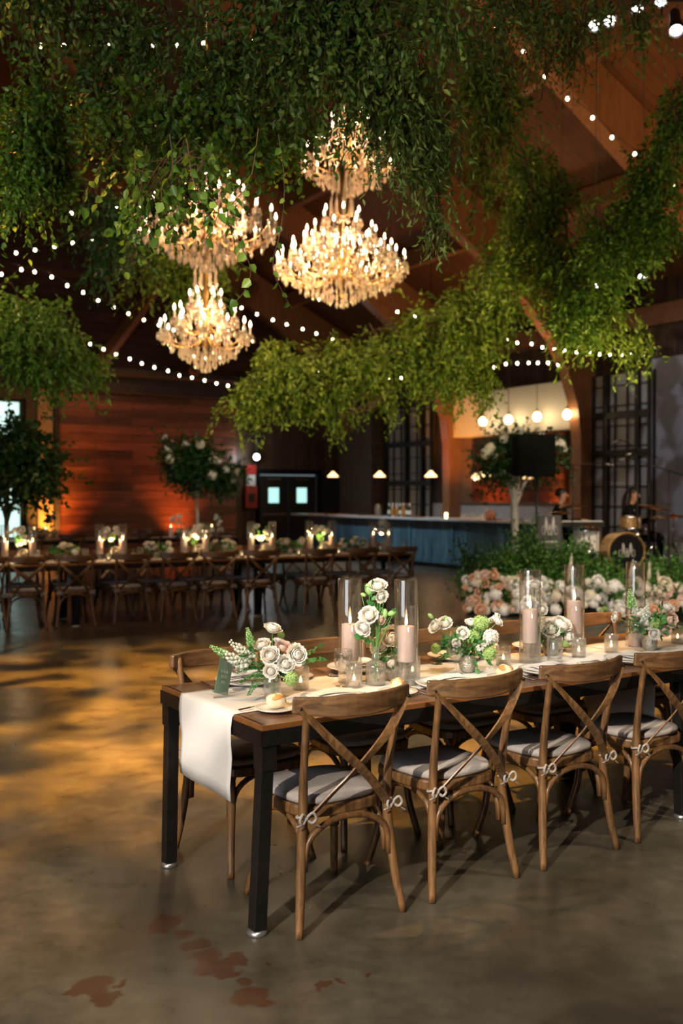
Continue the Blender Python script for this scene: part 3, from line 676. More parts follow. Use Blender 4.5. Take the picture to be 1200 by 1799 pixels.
# mirror and white board behind the bar
t0, t1 = ray_t(806), ray_t(1016)
mr = rroot('bar_mirror', 'wide dark wall mirror behind the bar reflecting the orange lit wall', 'mirror', s=.06, t=(t0 + t1) / 2, z=1.4)
h = (t1 - t0) / 2
m = MB(); rbox(m, -.02, .0, -h, h, 0, 1.62); m.build('mirror_glass', MT['mirror'], mr)
m = MB(); rbox(m, -.03, .04, -h, h, -.06, 0); rbox(m, -.03, .04, -h - .05, -h, -.06, 1.62); m.build('mirror_frame', MT['greywood'], mr)
m = MB(); rbox(m, 0, .28, t0, t1, 3.02, 4.08)
z = 3.05
while z < 4.05: rbox(m, .28, .29, t0, t1, z, z + .03); z += .07
room_obj('wall_board', m, MT['white'])
m = MB(); rbox(m, 0, .05, t0 - 1.1, t1, 0, 1.36); room_obj('wall_backsplash', m, MT['backsplash'])
m = MB(); rbox(m, .05, .75, t0 - 1.5, t1 - .4, 0, .95); bc = room_obj('back_counter', m, MT['darkbeam'], False, .01); tag(bc, 'low dark back counter running under the bar mirror', 'counter')

# ------------------------------------------------------------------ cross-back chair
def seat_outline(wf, wb, y0, y1, n=28):
    pts = []
    for k in range(n):
        q = 2 * PI * k / n; c, s_ = math.cos(q), math.sin(q)
        sx = math.copysign(abs(c) ** .55, c); sy = math.copysign(abs(s_) ** .55, s_)
        yy = (y0 + y1) / 2 + sy * (y1 - y0) / 2; f = (yy - y0) / (y1 - y0)
        pts.append((sx * (wb + (wf - wb) * f) / 2, yy))
    return pts
def slab(mb, outline, z0, z1, round_=.0, smooth=False):
    n = len(outline); cx = sum(p[0] for p in outline) / n; cy = sum(p[1] for p in outline) / n
    rings = []
    prof = [(1 - round_, z0), (1, z0 + (z1 - z0) * .3), (1, z0 + (z1 - z0) * .7), (1 - round_, z1)] if round_ else [(1, z0), (1, z1)]
    vs = []
    for f, z in prof: vs += [(cx + (x - cx) * f, cy + (y - cy) * f, z) for x, y in outline]
    if round_: vs += [(cx + (x - cx) * .6, cy + (y - cy) * .6, z1 + (z1 - z0) * .12) for x, y in outline]; m = 5
    else: m = 2
    fs = [(i * n + k, i * n + (k + 1) % n, (i + 1) * n + (k + 1) % n, (i + 1) * n + k) for i in range(m - 1) for k in range(n)]
    fs += [tuple(range(n))[::-1], tuple((m - 1) * n + k for k in range(n))]
    return mb.add(vs, fs, smooth)
def make_chair(label, group):
    r = empty('cross_back_chair', (0, 0, 0), 0, label, 'chair', group)
    W, C, T = MT['chair'], MT['cushion'], MT['tie']
    for sx in (-1, 1):
        m = MB(); pts = spline([(sx * .228, -.245, 0), (sx * .205, -.215, .18), (sx * .186, -.196, .40), (sx * .187, -.205, .56), (sx * .196, -.235, .72), (sx * .205, -.262, .855)], 4)
        m.tube(pts, [.0145 + .0045 * math.sin(PI * min(1, i / 14)) for i in range(len(pts))], 10); m.build('back_leg', W, r)
        m = MB(); pts = spline([(sx * .165, .155, .425), (sx * .170, .172, .32), (sx * .178, .180, .17), (sx * .205, .225, 0)], 5)
        m.tube(pts, [.019 - .004 * i / len(pts) for i in range(len(pts))], 10); m.ball((sx * .165, .155, .40), .024); m.build('front_leg', W, r)
    m = MB(); pts = arc((-.252, -.238, .845), (0, -.318, .835), (.252, -.238, .845), 14)
    wd = [.060 + .020 * math.sin(PI * i / 14) for i in range(15)]
    m.strip(pts, wd, .024, (0, 0, 1)); rail = m.build('top_rail', MT['chairrail'], r, bevel=.007)
    for sx in (-1, 1):
        m = MB()
        off = .004 * sx
        pts = spline([(sx * .238, -.262 + off, .838), (sx * .125, -.298 + off, .715), (0, -.290 + off, .60), (-sx * .088, -.262 + off, .515), (-sx * .165, -.226 + off, .428)], 5)
        m.strip(pts, .034, .008, (1, 0, .55 * sx)); x = m.build('cross_strap', W, r, bevel=.002)
        m = MB(); m.ball((sx * .236, -.270, .834), .0075); m.build('bolt', MT['steel'], x)
    m = MB(); slab(m, seat_outline(.44, .375, -.205, .215), .405, .447); m.build('seat', W, r, bevel=.008)
    m = MB(); slab(m, seat_outline(.425, .36, -.195, .205), .449, .478, .03, True); cu = m.build('cushion', C, r)
    for sx in (-1, 1):
        m = MB(); c = Vector((sx * .19, -.205, .425))
        m.tube([c + Vector((.024 * math.cos(q), .024 * math.sin(q), .004 * math.sin(2 * q))) for q in [2 * PI * i / 10 for i in range(11)]], .005, 6)
        b = c + Vector((0, -.024, 0)); m.ball(b, .011)
        for q, l in ((1, .036), (-1, .032)):
            m.tube(spline([b, b + Vector((q * l * .6, -.010, .02)), b + Vector((q * l, -.012, -.002)), b + Vector((q * l * .55, -.008, -.018)), b], 5), .0052, 6)
            m.tube(spline([b, b + Vector((q * .025, -.006, -.018)), b + Vector((q * .05 + .008, -.004, -.024 - .016 * (q > 0)))], 5), .0030, 6)
        m.build('cushion_tie', T, r)
    def arch(a, b, top):
        a, b = Vector(a), Vector(b); n = 16; pts = []
        for i in range(n + 1):
            q = PI * i / n; f = (1 - math.cos(q)) / 2; p = a.lerp(b, f); p.z = a.z + (top - a.z) * math.sin(q) ** .6; pts.append(p)
        m = MB(); m.tube(pts, .0125, 8); return m
    arch((-.186, -.210, .225), (.186, -.210, .225), .400).build('arched_stretcher', W, r)
    arch((-.165, .165, .225), (.165, .165, .225), .400).build('arched_stretcher', W, r)
    for sx in (-1, 1): arch((sx * .180, -.185, .235), (sx * .170, .150, .235), .400).build('arched_stretcher', W, r)
    return r

def make_table(L, Wd, label, group, runner_label):
    r = empty('banquet_table', (0, 0, 0), 0, label, 'table', group)
    m = MB()
    n = 5; pw = (Wd - .03) / n
    for i in range(n): m.box((L / 2, .015 + pw * (i + .5), .742), (L - .012, pw - .003, .036))
    m.build('tabletop', MT['top'], r, bevel=.002)
    m = MB()
    for y in (.008, Wd - .008): m.box((L / 2, y, .749), (L, .02, .022))
    for x in (.008, L - .008): m.box((x, Wd / 2, .749), (.02, Wd, .022))
    m.build('edge_banding', MT['topedge'], r)
    m = MB()
    for y in (-.003, Wd + .003): m.box((L / 2, y, .712), (L + .012, .006, .058))
    for x in (-.003, L + .003): m.box((x, Wd / 2, .712), (.006, Wd + .012, .058))
    for x in (L * .25, L * .5, L * .75): m.box((x, Wd / 2, .705), (.05, Wd - .05, .03))
    m.box((L / 2, Wd / 2, .722), (L - .02, Wd - .02, .004))
    m.build('steel_apron', MT['steel'], r)
    for x, y in ((.030, .032), (.030, Wd - .035), (L - .035, .032), (L - .035, Wd - .035)):
        fx, fy = (x - .045 if x < L / 2 else x), (y - .02 if y < Wd / 2 else y - .07)
        m = MB(); m.strip([(fx, fy, .018), (x, y, .66)], .052, .052, (1, 0, 0)); m.box((x, y, .64), (.064, .064, .10)); m.box((x + (.045 if x < L / 2 else -.045), y, .655), (.03, .02, .04))
        lg = m.build('leg', MT['steel'], r, bevel=.003)
        m = MB(); m.lathe([(.0, 0), (.036, 0), (.038, .008), (.034, .018), (0, .018)], 20, (fx, fy, 0)); m.build('foot_disc', MT['disc'], lg)
    # runner
    return r
def make_runner(L, Wd, y0, y1, drop0, drop1, label, group=None):
    n = 60; pts = []
    z = .7625
    prof = [(-.012, z - drop0)] + [(-.012 - .004 * math.sin(k * 1.7), z - drop0 * (1 - k / 6)) for k in range(1, 6)] + [(-.010, z - .012), (-.002, z)] + \
           [(L * k / n, z) for k in range(1, n)] + [(L + .002, z), (L + .010, z - .012)] + [(L + .012 + .004 * math.sin(k), z - drop1 * k / 6) for k in range(1, 7)]
    m = MB(); ny = 14; vs = []
    for i, (x, zz) in enumerate(prof):
        hang = max(0, z - zz)
        for j in range(ny + 1):
            f = j / ny; y = y0 + (y1 - y0) * f
            wob = .004 * math.sin(f * 9 + 1.2) * min(1, hang * 4)
            wr = .0012 * (math.sin(x * 23 + f * 5) + math.sin(x * 9 - f * 11)) if hang < .001 else 0
            vs.append((x - wob if x < L / 2 else x + wob, y + .004 * math.sin(x * 7) + (-.012 * hang * (f - .5)), zz + abs(wr)))
    k = len(prof); w_ = ny + 1
    fs = [(i * w_ + j, i * w_ + j + 1, (i + 1) * w_ + j + 1, (i + 1) * w_ + j) for i in range(k - 1) for j in range(ny)]
    m.add(vs, fs, True); o = m.build('table_runner', MT['linen']); tag(o, label, 'table runner', group)
    s = o.modifiers.new('thick', 'SOLIDIFY'); s.thickness = .0018; s.offset = 1
    return o

# ------------------------------------------------------------------ petals and blooms (shared meshes)
def petal(m, base, az, el, L, w, curl=.3, nu=4, nv=4):
    ca, sa = math.cos(az), math.sin(az); vs = []
    for i in range(nu + 1):
        u = i / nu; a = el + curl * (u - .5) * 2
        rr = L * u * math.cos(el + curl * u * .5); zz = L * u * math.sin(el - curl * u * .3)
        ww = w * math.sin(PI * (.12 + .74 * u)) * (1.0)
        for j in range(nv + 1):
            v = (j / nv - .5) * 2; cup = -.35 * ww * v * v
            x = rr + cup * .8; y = ww * v; vs.append(Vector(base) + Vector((x * ca - y * sa, x * sa + y * ca, zz + abs(v) * ww * .10 + .012 * L * math.sin(7 * u + 5 * v))))
    k = nv + 1
    return m.add(vs, [(i * k + j, (i + 1) * k + j, (i + 1) * k + j + 1, i * k + j + 1) for i in range(nu) for j in range(nv)], True)
def bloom_mesh(name, mat, r=.03, rings=5, tight=.5, seed=1, fill=True):
    """layered cupped bloom: shells of petals wrapped round a ball, inner shells closing over the top, outer ones opening"""
    rd = random.Random(seed); m = MB(); cz = r * .72
    if fill: m.ball((0, 0, cz * .9), r * .34, 8, 6)
    for k in range(rings + 1):
        f = k / rings; R = r * (.34 + .56 * f); n = 3 + int(k * .9); th = R_(10 + 72 * f ** 1.15 * (1.2 - tight * .35)); w_ = PI / n * 1.30
        for i in range(n):
            ph = 2 * PI * i / n + k * 1.1 + rd.uniform(-.15, .15); tj = th + rd.uniform(-.08, .10); Rj = R * rd.uniform(.96, 1.05); vs = []; nu, nv = 6, 6
            for a in range(nu + 1):
                u = a / nu; t_ = R_(150) + (tj - R_(150)) * u
                for b in range(nv + 1):
                    v = (b / nv - .5) * 2; tt_ = t_ + .16 * v * v * u; fl = 1 + (.06 + .34 * f) * u ** 5 + (.03 + .06 * f) * math.sin(7 * v + ph * 3) * u ** 3 - .05 * v * v * u; ww = w_ * (.55 + .45 * math.sin(PI * (.15 + .6 * u)))
                    vs.append((math.sin(tt_) * math.cos(ph + v * ww) * Rj * fl, math.sin(tt_) * math.sin(ph + v * ww) * Rj * fl, cz + math.cos(tt_) * Rj * .82 * fl))
            q = nv + 1; m.add(vs, [(a * q + b, a * q + b + 1, (a + 1) * q + b + 1, (a + 1) * q + b) for a in range(nu) for b in range(nv)], True)
    me = m.mesh(name); me.materials.append(mat); return me
def cluster_mesh(name, mat, r=.04, n=90, fl=.012, sq=.85, seed=3, core=True):
    """hydrangea / viburnum head: many four-petal florets on a ball"""
    rd = random.Random(seed); m = MB()
    if core: m.ball((0, 0, 0), r * .78, 10, 8, (1, 1, sq))
    for i in range(n):
        z = 1 - 2 * (i + .5) / n; q = i * 2.39996; s_ = math.sqrt(1 - z * z)
        nr = Vector((s_ * math.cos(q), s_ * math.sin(q), z)); c = Vector((nr.x * r, nr.y * r, nr.z * r * sq)) * (1 + rd.uniform(-.16, .18))
        a = nr.orthogonal().normalized(); b = nr.cross(a); ph = rd.random() * 3
        for k in range(4):
            d = a * math.cos(ph + k * PI / 2) + b * math.sin(ph + k * PI / 2); e = nr.cross(d)
            m.add([c, c + d * fl * .6 + e * fl * .4 + nr * fl * .12, c + d * fl + nr * fl * .28, c + d * fl * .6 - e * fl * .4 + nr * fl * .12], [(0, 1, 2, 3)], False)
    me = m.mesh(name); me.materials.append(mat); return me
def snap_mesh(name, mat, H=.13, seed=2):
    rd = random.Random(seed); m = MB(); n = max(9, int(H / .013))
    for k in range(n):
        f = k / n; z = H * f; rr = .017 * (1 - f) ** .7 + .003
        for i in range(4 if f < .7 else 3):
            q = i * 2 * PI / 4 + k * .9
            c = Vector((math.cos(q) * rr * 1.1, math.sin(q) * rr * 1.1, z))
            m.ball(c, rr * .52 + .001, 6, 4, (1, 1, 1.15))
            if f < .55:
                for g in (-.6, .6): petal(m, c, q + g, .2 + rd.random() * .5, rr * 1.25, rr * .6, .6, 2, 2)
    me = m.mesh(name); me.materials.append(mat); return me
ROSES = [bloom_mesh('rose', MT['petal'], .028, 5, .6, i) for i in (1, 2)]
RANUN = [bloom_mesh('ranunculus', MT['petal'], .027, 5, .2, i) for i in (5, 6)]
BLUSH = bloom_mesh('blush_rose', MT['blush'], .026, 4, .7, 9)
PEONY = bloom_mesh('peony', MT['cream'], .042, 6, .5, 12)
PEONYW = bloom_mesh('white_peony', MT['petal'], .042, 6, .5, 13)
SNAP = snap_mesh('snapdragon', MT['snap']); SNAPG = snap_mesh('green_snapdragon', MT['bud'], .12, 8)
VIB = cluster_mesh('viburnum', MT['viburnum'], .028, 110, .008)
HYD = cluster_mesh('hydrangea', MT['petal'], .045, 90, .016)
HYDC = cluster_mesh('cream_hydrangea', MT['cream'], .05, 90, .02)
SMALLW = cluster_mesh('small_white_blossom', MT['petal'], .010, 10, .010, core=False)
BUDM = MB().ball((0, 0, 0), .008, 6, 5, (1, 1, 1.5)).mesh('flower_bud'); BUDM.materials.append(MT['bud'])

def put(me, name, root, p, nrm=(0, 0, 1), sc=1.0, spin=None):
    o = bpy.data.objects.new(name, me); COL.objects.link(o); o.parent = root; o.location = p
    q = Vector(nrm).to_track_quat('Z', 'Y'); s_ = random.random() * 6 if spin is None else spin
    o.rotation_mode = 'QUATERNION'; o.rotation_quaternion = q @ Matrix.Rotation(s_, 4, 'Z').to_quaternion(); o.scale = (sc,) * 3
    return o
def fern(m, base, d, L, n=16, w=.035):
    d = Vector(d).normalized(); side = d.cross(Vector((0, 0, 1))).normalized()
    P_, D_ = [], []
    pts = [Vector(base) + d * (L * i / n) + Vector((0, 0, -.35 * L * (i / n) ** 2)) for i in range(n + 1)]
    for i in range(2, n + 1):
        f = i / n; l = w * math.sin(PI * min(1, .25 + .8 * f)) * (1.1 - f * .6)
        for s_ in (-1, 1):
            for k in range(5):
                b = pts[i] + side * s_ * l * k / 5; P_.append(b); D_.append(side * s_ * .5 + d * .7 * (1 if k % 2 else -.2) + Vector((0, 0, .1)))
    return P_, D_
def leaf_obj(root, P_, D_, L, W, mat, name='leaf_spray'):
    Pn = np.array([list(p) for p in P_]); D = np.array([list(d) for d in D_]); n = len(Pn)
    me = leaves_mesh(name, Pn, D, L * (.75 + .5 * rng.random(n)), W * (.75 + .5 * rng.random(n)), mat); return link(name, me, root)

# ------------------------------------------------------------------ glassware and table settings
def lathe_me(name, prof, mat, n=24, flute=0):
    me = MB().lathe(prof, n, (0, 0, 0), True, flute).mesh(name); me.materials.append(mat); return me
GOB = [(.0, 0), (.034, .001), (.033, .004), (.010, .009), (.005, .018), (.0045, .050), (.008, .060), (.024, .072), (.036, .092), (.041, .118), (.040, .142), (.038, .163), (.0365, .163), (.0385, .142), (.0395, .118), (.034, .093), (.022, .075), (0, .067)]
def goblet(loc, label, group, green=False, sc=1.0, full=True):
    r = empty('water_goblet', loc, 0, label, 'glass', group)
    o = link('goblet_glass', ME['gob'], r)
    if full: link('water', ME['gobwater'], r)
    r.scale = (sc,) * 3; return r
ME = dict(
 gob=lathe_me('goblet_glass', GOB, MT['glass'], 28),
 gobwater=lathe_me('water', [(0, .0675), (.021, .075), (.033, .093), (.0385, .118), (.0392, .135), (.0, .135)], MT['water'], 24),
 hurr=lathe_me('hurricane_vase', [(0, .004), (.0515, .004), (.0525, 0), (.0535, .004), (.0535, .46), (.0525, .462), (.0510, .46), (.0510, .006), (0, .006)], MT['glass'], 40),
 candle=lathe_me('wax_body', [(0, 0), (.0365, 0), (.0375, .003), (.0375, .168), (.036, .171), (.028, .169), (.0, .166)], MT['wax'], 32),
 wick=lathe_me('wick', [(0, .165), (.0012, .165), (.001, .179), (0, .180)], MT['wick'], 6),
 flame=lathe_me('flame', [(0, .172), (.004, .177), (.0065, .186), (.0055, .198), (.0025, .212), (0, .222)], MT['flame'], 10),
 riser=lathe_me('candle_riser', [(0, .008), (.036, .008), (.037, .012), (.022, .017), (.009, .024), (.012, .034), (.009, .043), (.016, .050), (.009, .057), (.013, .066), (.030, .082), (.036, .100), (.034, .100), (.028, .084), (0, .070)], MT['glass'], 28),
 votive=lathe_me('votive_cup', [(0, .003), (.026, .003), (.0275, 0), (.031, .003), (.0315, .085), (.0305, .087), (.0295, .085), (.0285, .008), (0, .008)], MT['fluted'], 56, .022),
 tea=lathe_me('tealight', [(0, .009), (.019, .009), (.019, .027), (.0, .026)], MT['whitewax'], 20),
 teaflame=lathe_me('flame', [(0, .024), (.0045, .028), (.0062, .034), (.004, .043), (0, .052)], MT['tealight'], 8),
 flutevase=lathe_me('fluted_vase', [(0, .004), (.030, .004), (.032, 0), (.0345, .003), (.0345, .098), (.033, .100), (.032, .098), (.031, .008), (0, .008)], MT['fluted'], 60, .02),
 budvase=lathe_me('bud_vase', [(0, .003), (.038, .003), (.042, .006), (.0435, .02), (.0435, .085), (.040, .096), (.026, .104), (.0165, .110), (.0155, .165), (.018, .170), (.0165, .170), (.0142, .165), (.0150, .112), (.024, .102), (.039, .093), (.042, .082), (.042, .01), (0, .008)], MT['fluted'], 60, .014),
 mercvase=lathe_me('mercury_vase', [(0, 0), (.026, 0), (.036, .015), (.041, .04), (.040, .06), (.036, .078), (.040, .086), (.038, .086), (.034, .078), (.037, .06), (.036, .03), (0, .01)], MT['mercury'], 32),
 tumbler=lathe_me('tumbler', [(0, .006), (.026, .006), (.030, 0), (.033, .006), (.037, .105), (.0355, .106), (.032, .02), (0, .016)], MT['glass'], 28),
 plate=lathe_me('plate_body', [(0, .010), (.085, .010), (.090, .012), (.128, .019), (.142, .024), (.143, .022), (.128, .014), (.088, .003), (.085, 0), (0, 0)], MT['china'], 48),
 bplate=lathe_me('plate_body', [(0, .006), (.055, .006), (.060, .008), (.084, .014), (.085, .012), (.060, .003), (.055, 0), (0, 0)], MT['china'], 40),
)
def fork_me():
    m = MB(); m.strip(spline([(0, -.09, .003), (0, -.03, .004), (0, .03, .009), (0, .048, .006)], 4), [.010 - .0005 * i if i < 8 else .005 + .002 * (i - 8) for i in range(13)], .0022, (1, 0, 0))
    m.strip([(0, .045, .006), (0, .058, .004), (0, .066, .004)], [.010, .022, .023], .002, (1, 0, 0))
    for k in range(4): m.strip([(-.0095 + k * .0063, .064, .004), (-.0095 + k * .0063, .085, .006), (-.0092 + k * .0061, .103, .010)], .0028, .0018, (1, 0, 0))
    me = m.mesh('fork'); me.materials.append(MT['cutlery']); return me
def knife_me():
    m = MB(); m.strip([(0, -.11, .004), (0, -.02, .004)], [.012, .010], .006, (1, 0, 0)); m.strip([(0, -.02, .004), (.001, .05, .004), (.003, .09, .004), (.006, .105, .004)], [.012, .018, .016, .003], .002, (1, 0, 0))
    me = m.mesh('knife'); me.materials.append(MT['cutlery']); return me
def spoon_me():
    m = MB(); m.strip(spline([(0, -.10, .003), (0, 0, .005), (0, .05, .004)], 4), .008, .002, (1, 0, 0)); m.ball((0, .072, .005), .024, 10, 6, (.75, 1.1, .14))
    me = m.mesh('spoon'); me.materials.append(MT['cutlery']); return me
FORK, KNIFE, SPOON = fork_me(), knife_me(), spoon_me()
def thing_mesh(name, me, loc, rz, label, cat, group=None, mat=None):
    o = bpy.data.objects.new(name, me); COL.objects.link(o); o.location = loc; o.rotation_euler = (0, 0, rz); tag(o, label, cat, group); return o
def napkin_me(seed, w=.21, d=.12):
    rd = random.Random(seed); m = MB(); n = 12
    for lay in range(3):
        vs = []; ox = rd.uniform(-.006, .006); oy = rd.uniform(-.006, .006)
        for i in range(n + 1):
            for j in range(n + 1):
                x = (i / n - .5) * w * (1 - .08 * lay) + ox; y = (j / n - .5) * d * (1 - .1 * lay) + oy
                z = .006 * lay + .012 * math.exp(-((x * 9) ** 2)) * (1 if lay else .5) + .003 * math.sin(14 * x + 30 * y + lay * 2) + .004
                vs.append((x + .006 * math.sin(y * 30), y, z))
        k = n + 1
        m.add(vs, [(i * k + j, (i + 1) * k + j, (i + 1) * k + j + 1, i * k + j + 1) for i in range(n) for j in range(n)], True)
    me = m.mesh('folded_napkin'); me.materials.append(MT['napkin']); return me
def dinner_plate(loc, label, group):
    r = empty('dinner_plate', loc, 0, label, 'plate', group); link('plate_body', ME['plate'], r); return r
def roll(loc, rz, label, group=None, seed=1):
    rd = random.Random(seed); r = empty('bread_roll', loc, rz, label, 'bread', group)
    m = MB(); n, k = 20, 14; vs = []
    for i in range(k + 1):
        a = PI * i / k
        for j in range(n):
            q = 2 * PI * j / n; c, s_ = math.cos(q), math.sin(q); e = .72
            f = 1 + .10 * math.sin(3 * q + 2 * a + seed) + .06 * math.sin(5 * q + 3)
            rr = math.sin(a) ** .72
            vs.append((math.copysign(abs(c) ** e, c) * .038 * rr * f, math.copysign(abs(s_) ** e, s_) * .031 * rr * f, .028 - math.copysign(abs(math.cos(a)) ** .85, math.cos(a)) * .027 + .003 * math.sin(2 * q + seed) * (a > 1.6)))
    m.add(vs, [(i * n + j, i * n + (j + 1) % n, (i + 1) * n + (j + 1) % n, (i + 1) * n + j) for i in range(k) for j in range(n)], True)
    m.build('crumb', MT['bread'], r)
    m = MB(); m.ball((0, 0, .040), .0375, 16, 6, (1.0, .84, .42)); m.build('crust', MT['crust'], r)
    return r
def bread_plate(loc, label, group):
    r = empty('bread_plate', loc, 0, label, 'plate', group); link('plate_body', ME['bplate'], r); return r
def hurricane(loc, label, group):
    return thing_mesh('hurricane_vase', ME['hurr'], loc, 0, label, 'glass vase', group)
def pillar(loc, label, group, h=1.0):
    r = empty('pillar_candle', loc, 0, label, 'candle', group)
    a = link('wax_body', ME['candle'], r); b = link('wick', ME['wick'], r); c = link('flame', ME['flame'], r)
    if h != 1: a.scale = (1, 1, h); b.location.z = c.location.z = .17 * (h - 1)
    return r
def votive(loc, label, group, sc=1.0):
    r = empty('votive_holder', loc, 0, label, 'candle holder', group); r.scale = (sc,) * 3; link('votive_cup', ME['votive'], r)
    t = empty('tealight_candle', Vector(loc) , 0, label.replace('ribbed glass votive holder', 'tealight in the votive').replace('glowing votive cup', 'tealight in votive cup'), 'candle', 'tealights in the votive cups')
    t.scale = (sc,) * 3; link('wax_body', ME['tea'], t); link('flame', ME['teaflame'], t); return r

# ------------------------------------------------------------------ near dining table
TA = R_(33.3); TU = Vector((math.cos(TA), math.sin(TA), 0)); TV = Vector((-math.sin(TA), math.cos(TA), 0)); T0 = Vector((-.2875, 3.592, 0))
TL, TW = 2.40, .91
def tt(t, v, z=.7645): p = T0 + TU * t + TV * v; return Vector((p.x, p.y, z))
def tb(px, py, z=.7645): return G(px, py, z)
near_table = make_table(TL, TW, 'long wooden banquet table with black steel legs nearest the camera', None, None)
near_table.location = T0; near_table.rotation_euler = (0, 0, TA)
t2 = copy_tree(near_table, T0 + TU * (TL + .03), TA, 'next wooden banquet table, mostly beyond the right edge of the frame')
ru = make_runner(TL, TW, .22, .70, .335, .42, 'white linen table runner hanging over the end of the nearest table'); ru.location = T0; ru.rotation_euler = (0, 0, TA)
r2 = make_runner(TL, TW, .22, .70, .40, .42, 'white linen table runner on the table cut off by the right edge'); r2.location = T0 + TU * (TL + .03); r2.rotation_euler = (0, 0, TA)

def chair_root(loc, rz, label, group):
    c = copy_tree(chair0, loc, rz, label, group); return c
chair0 = make_chair('x', 'x')
first = True
near_names = ['wooden cross-back chair with grey cushion at the near table corner, nearest the camera', 'wooden cross-back chair, second from the left in the front row of the near table',
              'wooden cross-back chair, third from the left in the front row of the near table', 'wooden cross-back chair cut by the right edge, fourth in the front row']
far_names = ['wooden cross-back chair behind the near table, under the white runner and place card', 'wooden cross-back chair behind the near table, behind the first two tall hurricane candles',
             'wooden cross-back chair behind the near table, behind the middle flower arrangement', 'wooden cross-back chair behind the near table, rail right of the fourth hurricane candle', 'wooden cross-back chair behind the near tables, its rail at the right edge']
ct = [.325, .915, 1.525, 2.13]
for i, t in enumerate(ct):
    p = tt(t, .13, 0); rz = TA + R_([-1.5, 1, 0, -1][i])
    if first: chair0.location = p; chair0.rotation_euler = (0, 0, rz); chair0['label'] = near_names[i]; chair0['group'] = 'cross-back chairs at the near table'; first = False
    else: copy_tree(chair0, p, rz, near_names[i], 'cross-back chairs at the near table')
for i, t in enumerate([.34, .93, 1.53, 2.14, 2.82]):
    copy_tree(chair0, tt(t, .765, 0), TA + PI + R_([2, -2, 1, 0, 1][i]), far_names[i], 'chairs behind the near table')

# place settings
NAP = [napkin_me(i) for i in (1, 2, 3)]
ordn = ['first', 'second', 'third', 'fourth']
SETK = [.43, 1.015, 1.62, 2.2]
for side in (0, 1):
    nm = 'front side' if side == 0 else 'far side'
    for i, t in enumerate(SETK):
        tt_ = t if side == 0 else t - .10
        v = .178 if side == 0 else .735; rz = TA if side == 0 else TA + PI; sg = 1 if side == 0 else -1
        where = '%s setting, %s of near table' % (ordn[i], nm)
        dinner_plate(tt(tt_, v), 'white dinner plate at the ' + where, 'dinner plates on the near table')
        thing_mesh('folded_napkin', NAP[(i + side) % 3], tt(tt_, v, .7845), rz + R_(8 * (i - 1)), 'folded white napkin on plate, ' + where, 'napkin', 'napkins on the near table')
        bt = tt_ - .27 * sg if side == 0 else tt_ + .24
        bl = tt(bt, v + .005 * sg)
        bread_plate(bl, 'small white bread plate at the ' + where, 'bread plates on the near table')
        if i < 3: roll(bl + Vector((0, 0, .008)), rz + i, 'golden-topped bread roll on the bread plate, ' + where, 'bread rolls on the near table', i + 1)
        for k, (me, nmz, off) in enumerate(((FORK, 'fork', -.185), (FORK, 'fork', -.160), (KNIFE, 'knife', .165), (SPOON, 'spoon', .190))):
            o_ = bpy.data.objects.new(nmz, me); COL.objects.link(o_); q = tt(tt_ + off * sg, v - .005 * sg); o_.location = q; o_.rotation_euler = (0, 0, rz + R_(2 * (k - 1)))
            tag(o_, 'silver %s%s beside the plate, %s' % (('outer ' if off == -.185 else 'inner ') if nmz == 'fork' else '', nmz, where), 'cutlery', nmz + 's on the near table')
bk = bpy.data.objects.new('butter_knife', KNIFE); COL.objects.link(bk); bk.location = tt(.10, .25, .7715); bk.rotation_euler = (0, 0, TA - R_(75)); bk.scale = (.7,) * 3
tag(bk, 'small butter knife lying at the corner bread plate', 'cutlery')

# tall hurricanes with blush candles
HP = [((615, 1200), .935, 'first tall glass hurricane from the left on near table'), ((714, 1203), .91, 'second tall glass hurricane from the left on near table'),
      ((932, 1165), .97, 'third tall glass hurricane from the left on near table'), ((1010, 1146), 1.0, 'fourth tall glass hurricane from the left, right of the white peonies')]
for (px, py), h, lb in HP:
    p = tb(px, py); p.z = .7645
    hurricane(p, lb, 'hurricane vases on the near table')
    thing_mesh('candle_riser', ME['riser'], p + Vector((0, 0, .0)), 0, 'turned clear glass candle riser inside the ' + lb.replace(' on near table', '').replace('tall glass ', '').replace(', right of the white peonies', ''), 'candle holder', 'glass candle risers on the near table')
    pillar(p + Vector((0, 0, .101)), 'lit blush pillar candle inside the ' + lb.replace(' on near table', '').replace('tall glass ', '').replace(', right of the white peonies', ''), 'blush pillar candles on the near table', h)
    point('candle_light', p + Vector((0, 0, .101 + .17 * (h - 1) + .192)), 1.2, (1, .6, .25), .004)
p = tt(2.62, .52); hurricane(p, 'tall glass hurricane just entering the frame at the right edge', 'hurricane vases on the near table'); pillar(p + Vector((0, 0, .0)), 'blush pillar candle inside the hurricane at the right edge', 'blush pillar candles on the near table')
for (px, py), lb in (((528, 1212), 'ribbed glass votive holder just right of the leftmost flower arrangement'), ((622, 1208), 'ribbed glass votive holder behind the leftmost water goblet'),
                     ((885, 1170), 'ribbed glass votive holder between the middle flowers and the third hurricane'), ((1018, 1155), 'ribbed glass votive holder under the fourth hurricane'),
                     ((1075, 1147), 'ribbed glass votive holder left of the rightmost goblet'), ((1192, 1131), 'ribbed glass votive holder at the right edge of the frame'), ((725, 1192), 'ribbed glass votive holder beside the second hurricane')):
    p = tb(px, py); votive(p, lb, 'votive holders on the near table', 1.12); point('votive_light', p + Vector((0, 0, .041)), .28, (1, .62, .28), .004)
for (px, py), lb in (((603, 1207), 'water goblet standing before the first hurricane on the near table'), ((801, 1186), 'water goblet in front of the middle flower arrangement'), ((1120, 1145), 'water goblet before the rightmost flower arrangement')):
    goblet(tb(px, py), lb, 'water goblets on the near table')
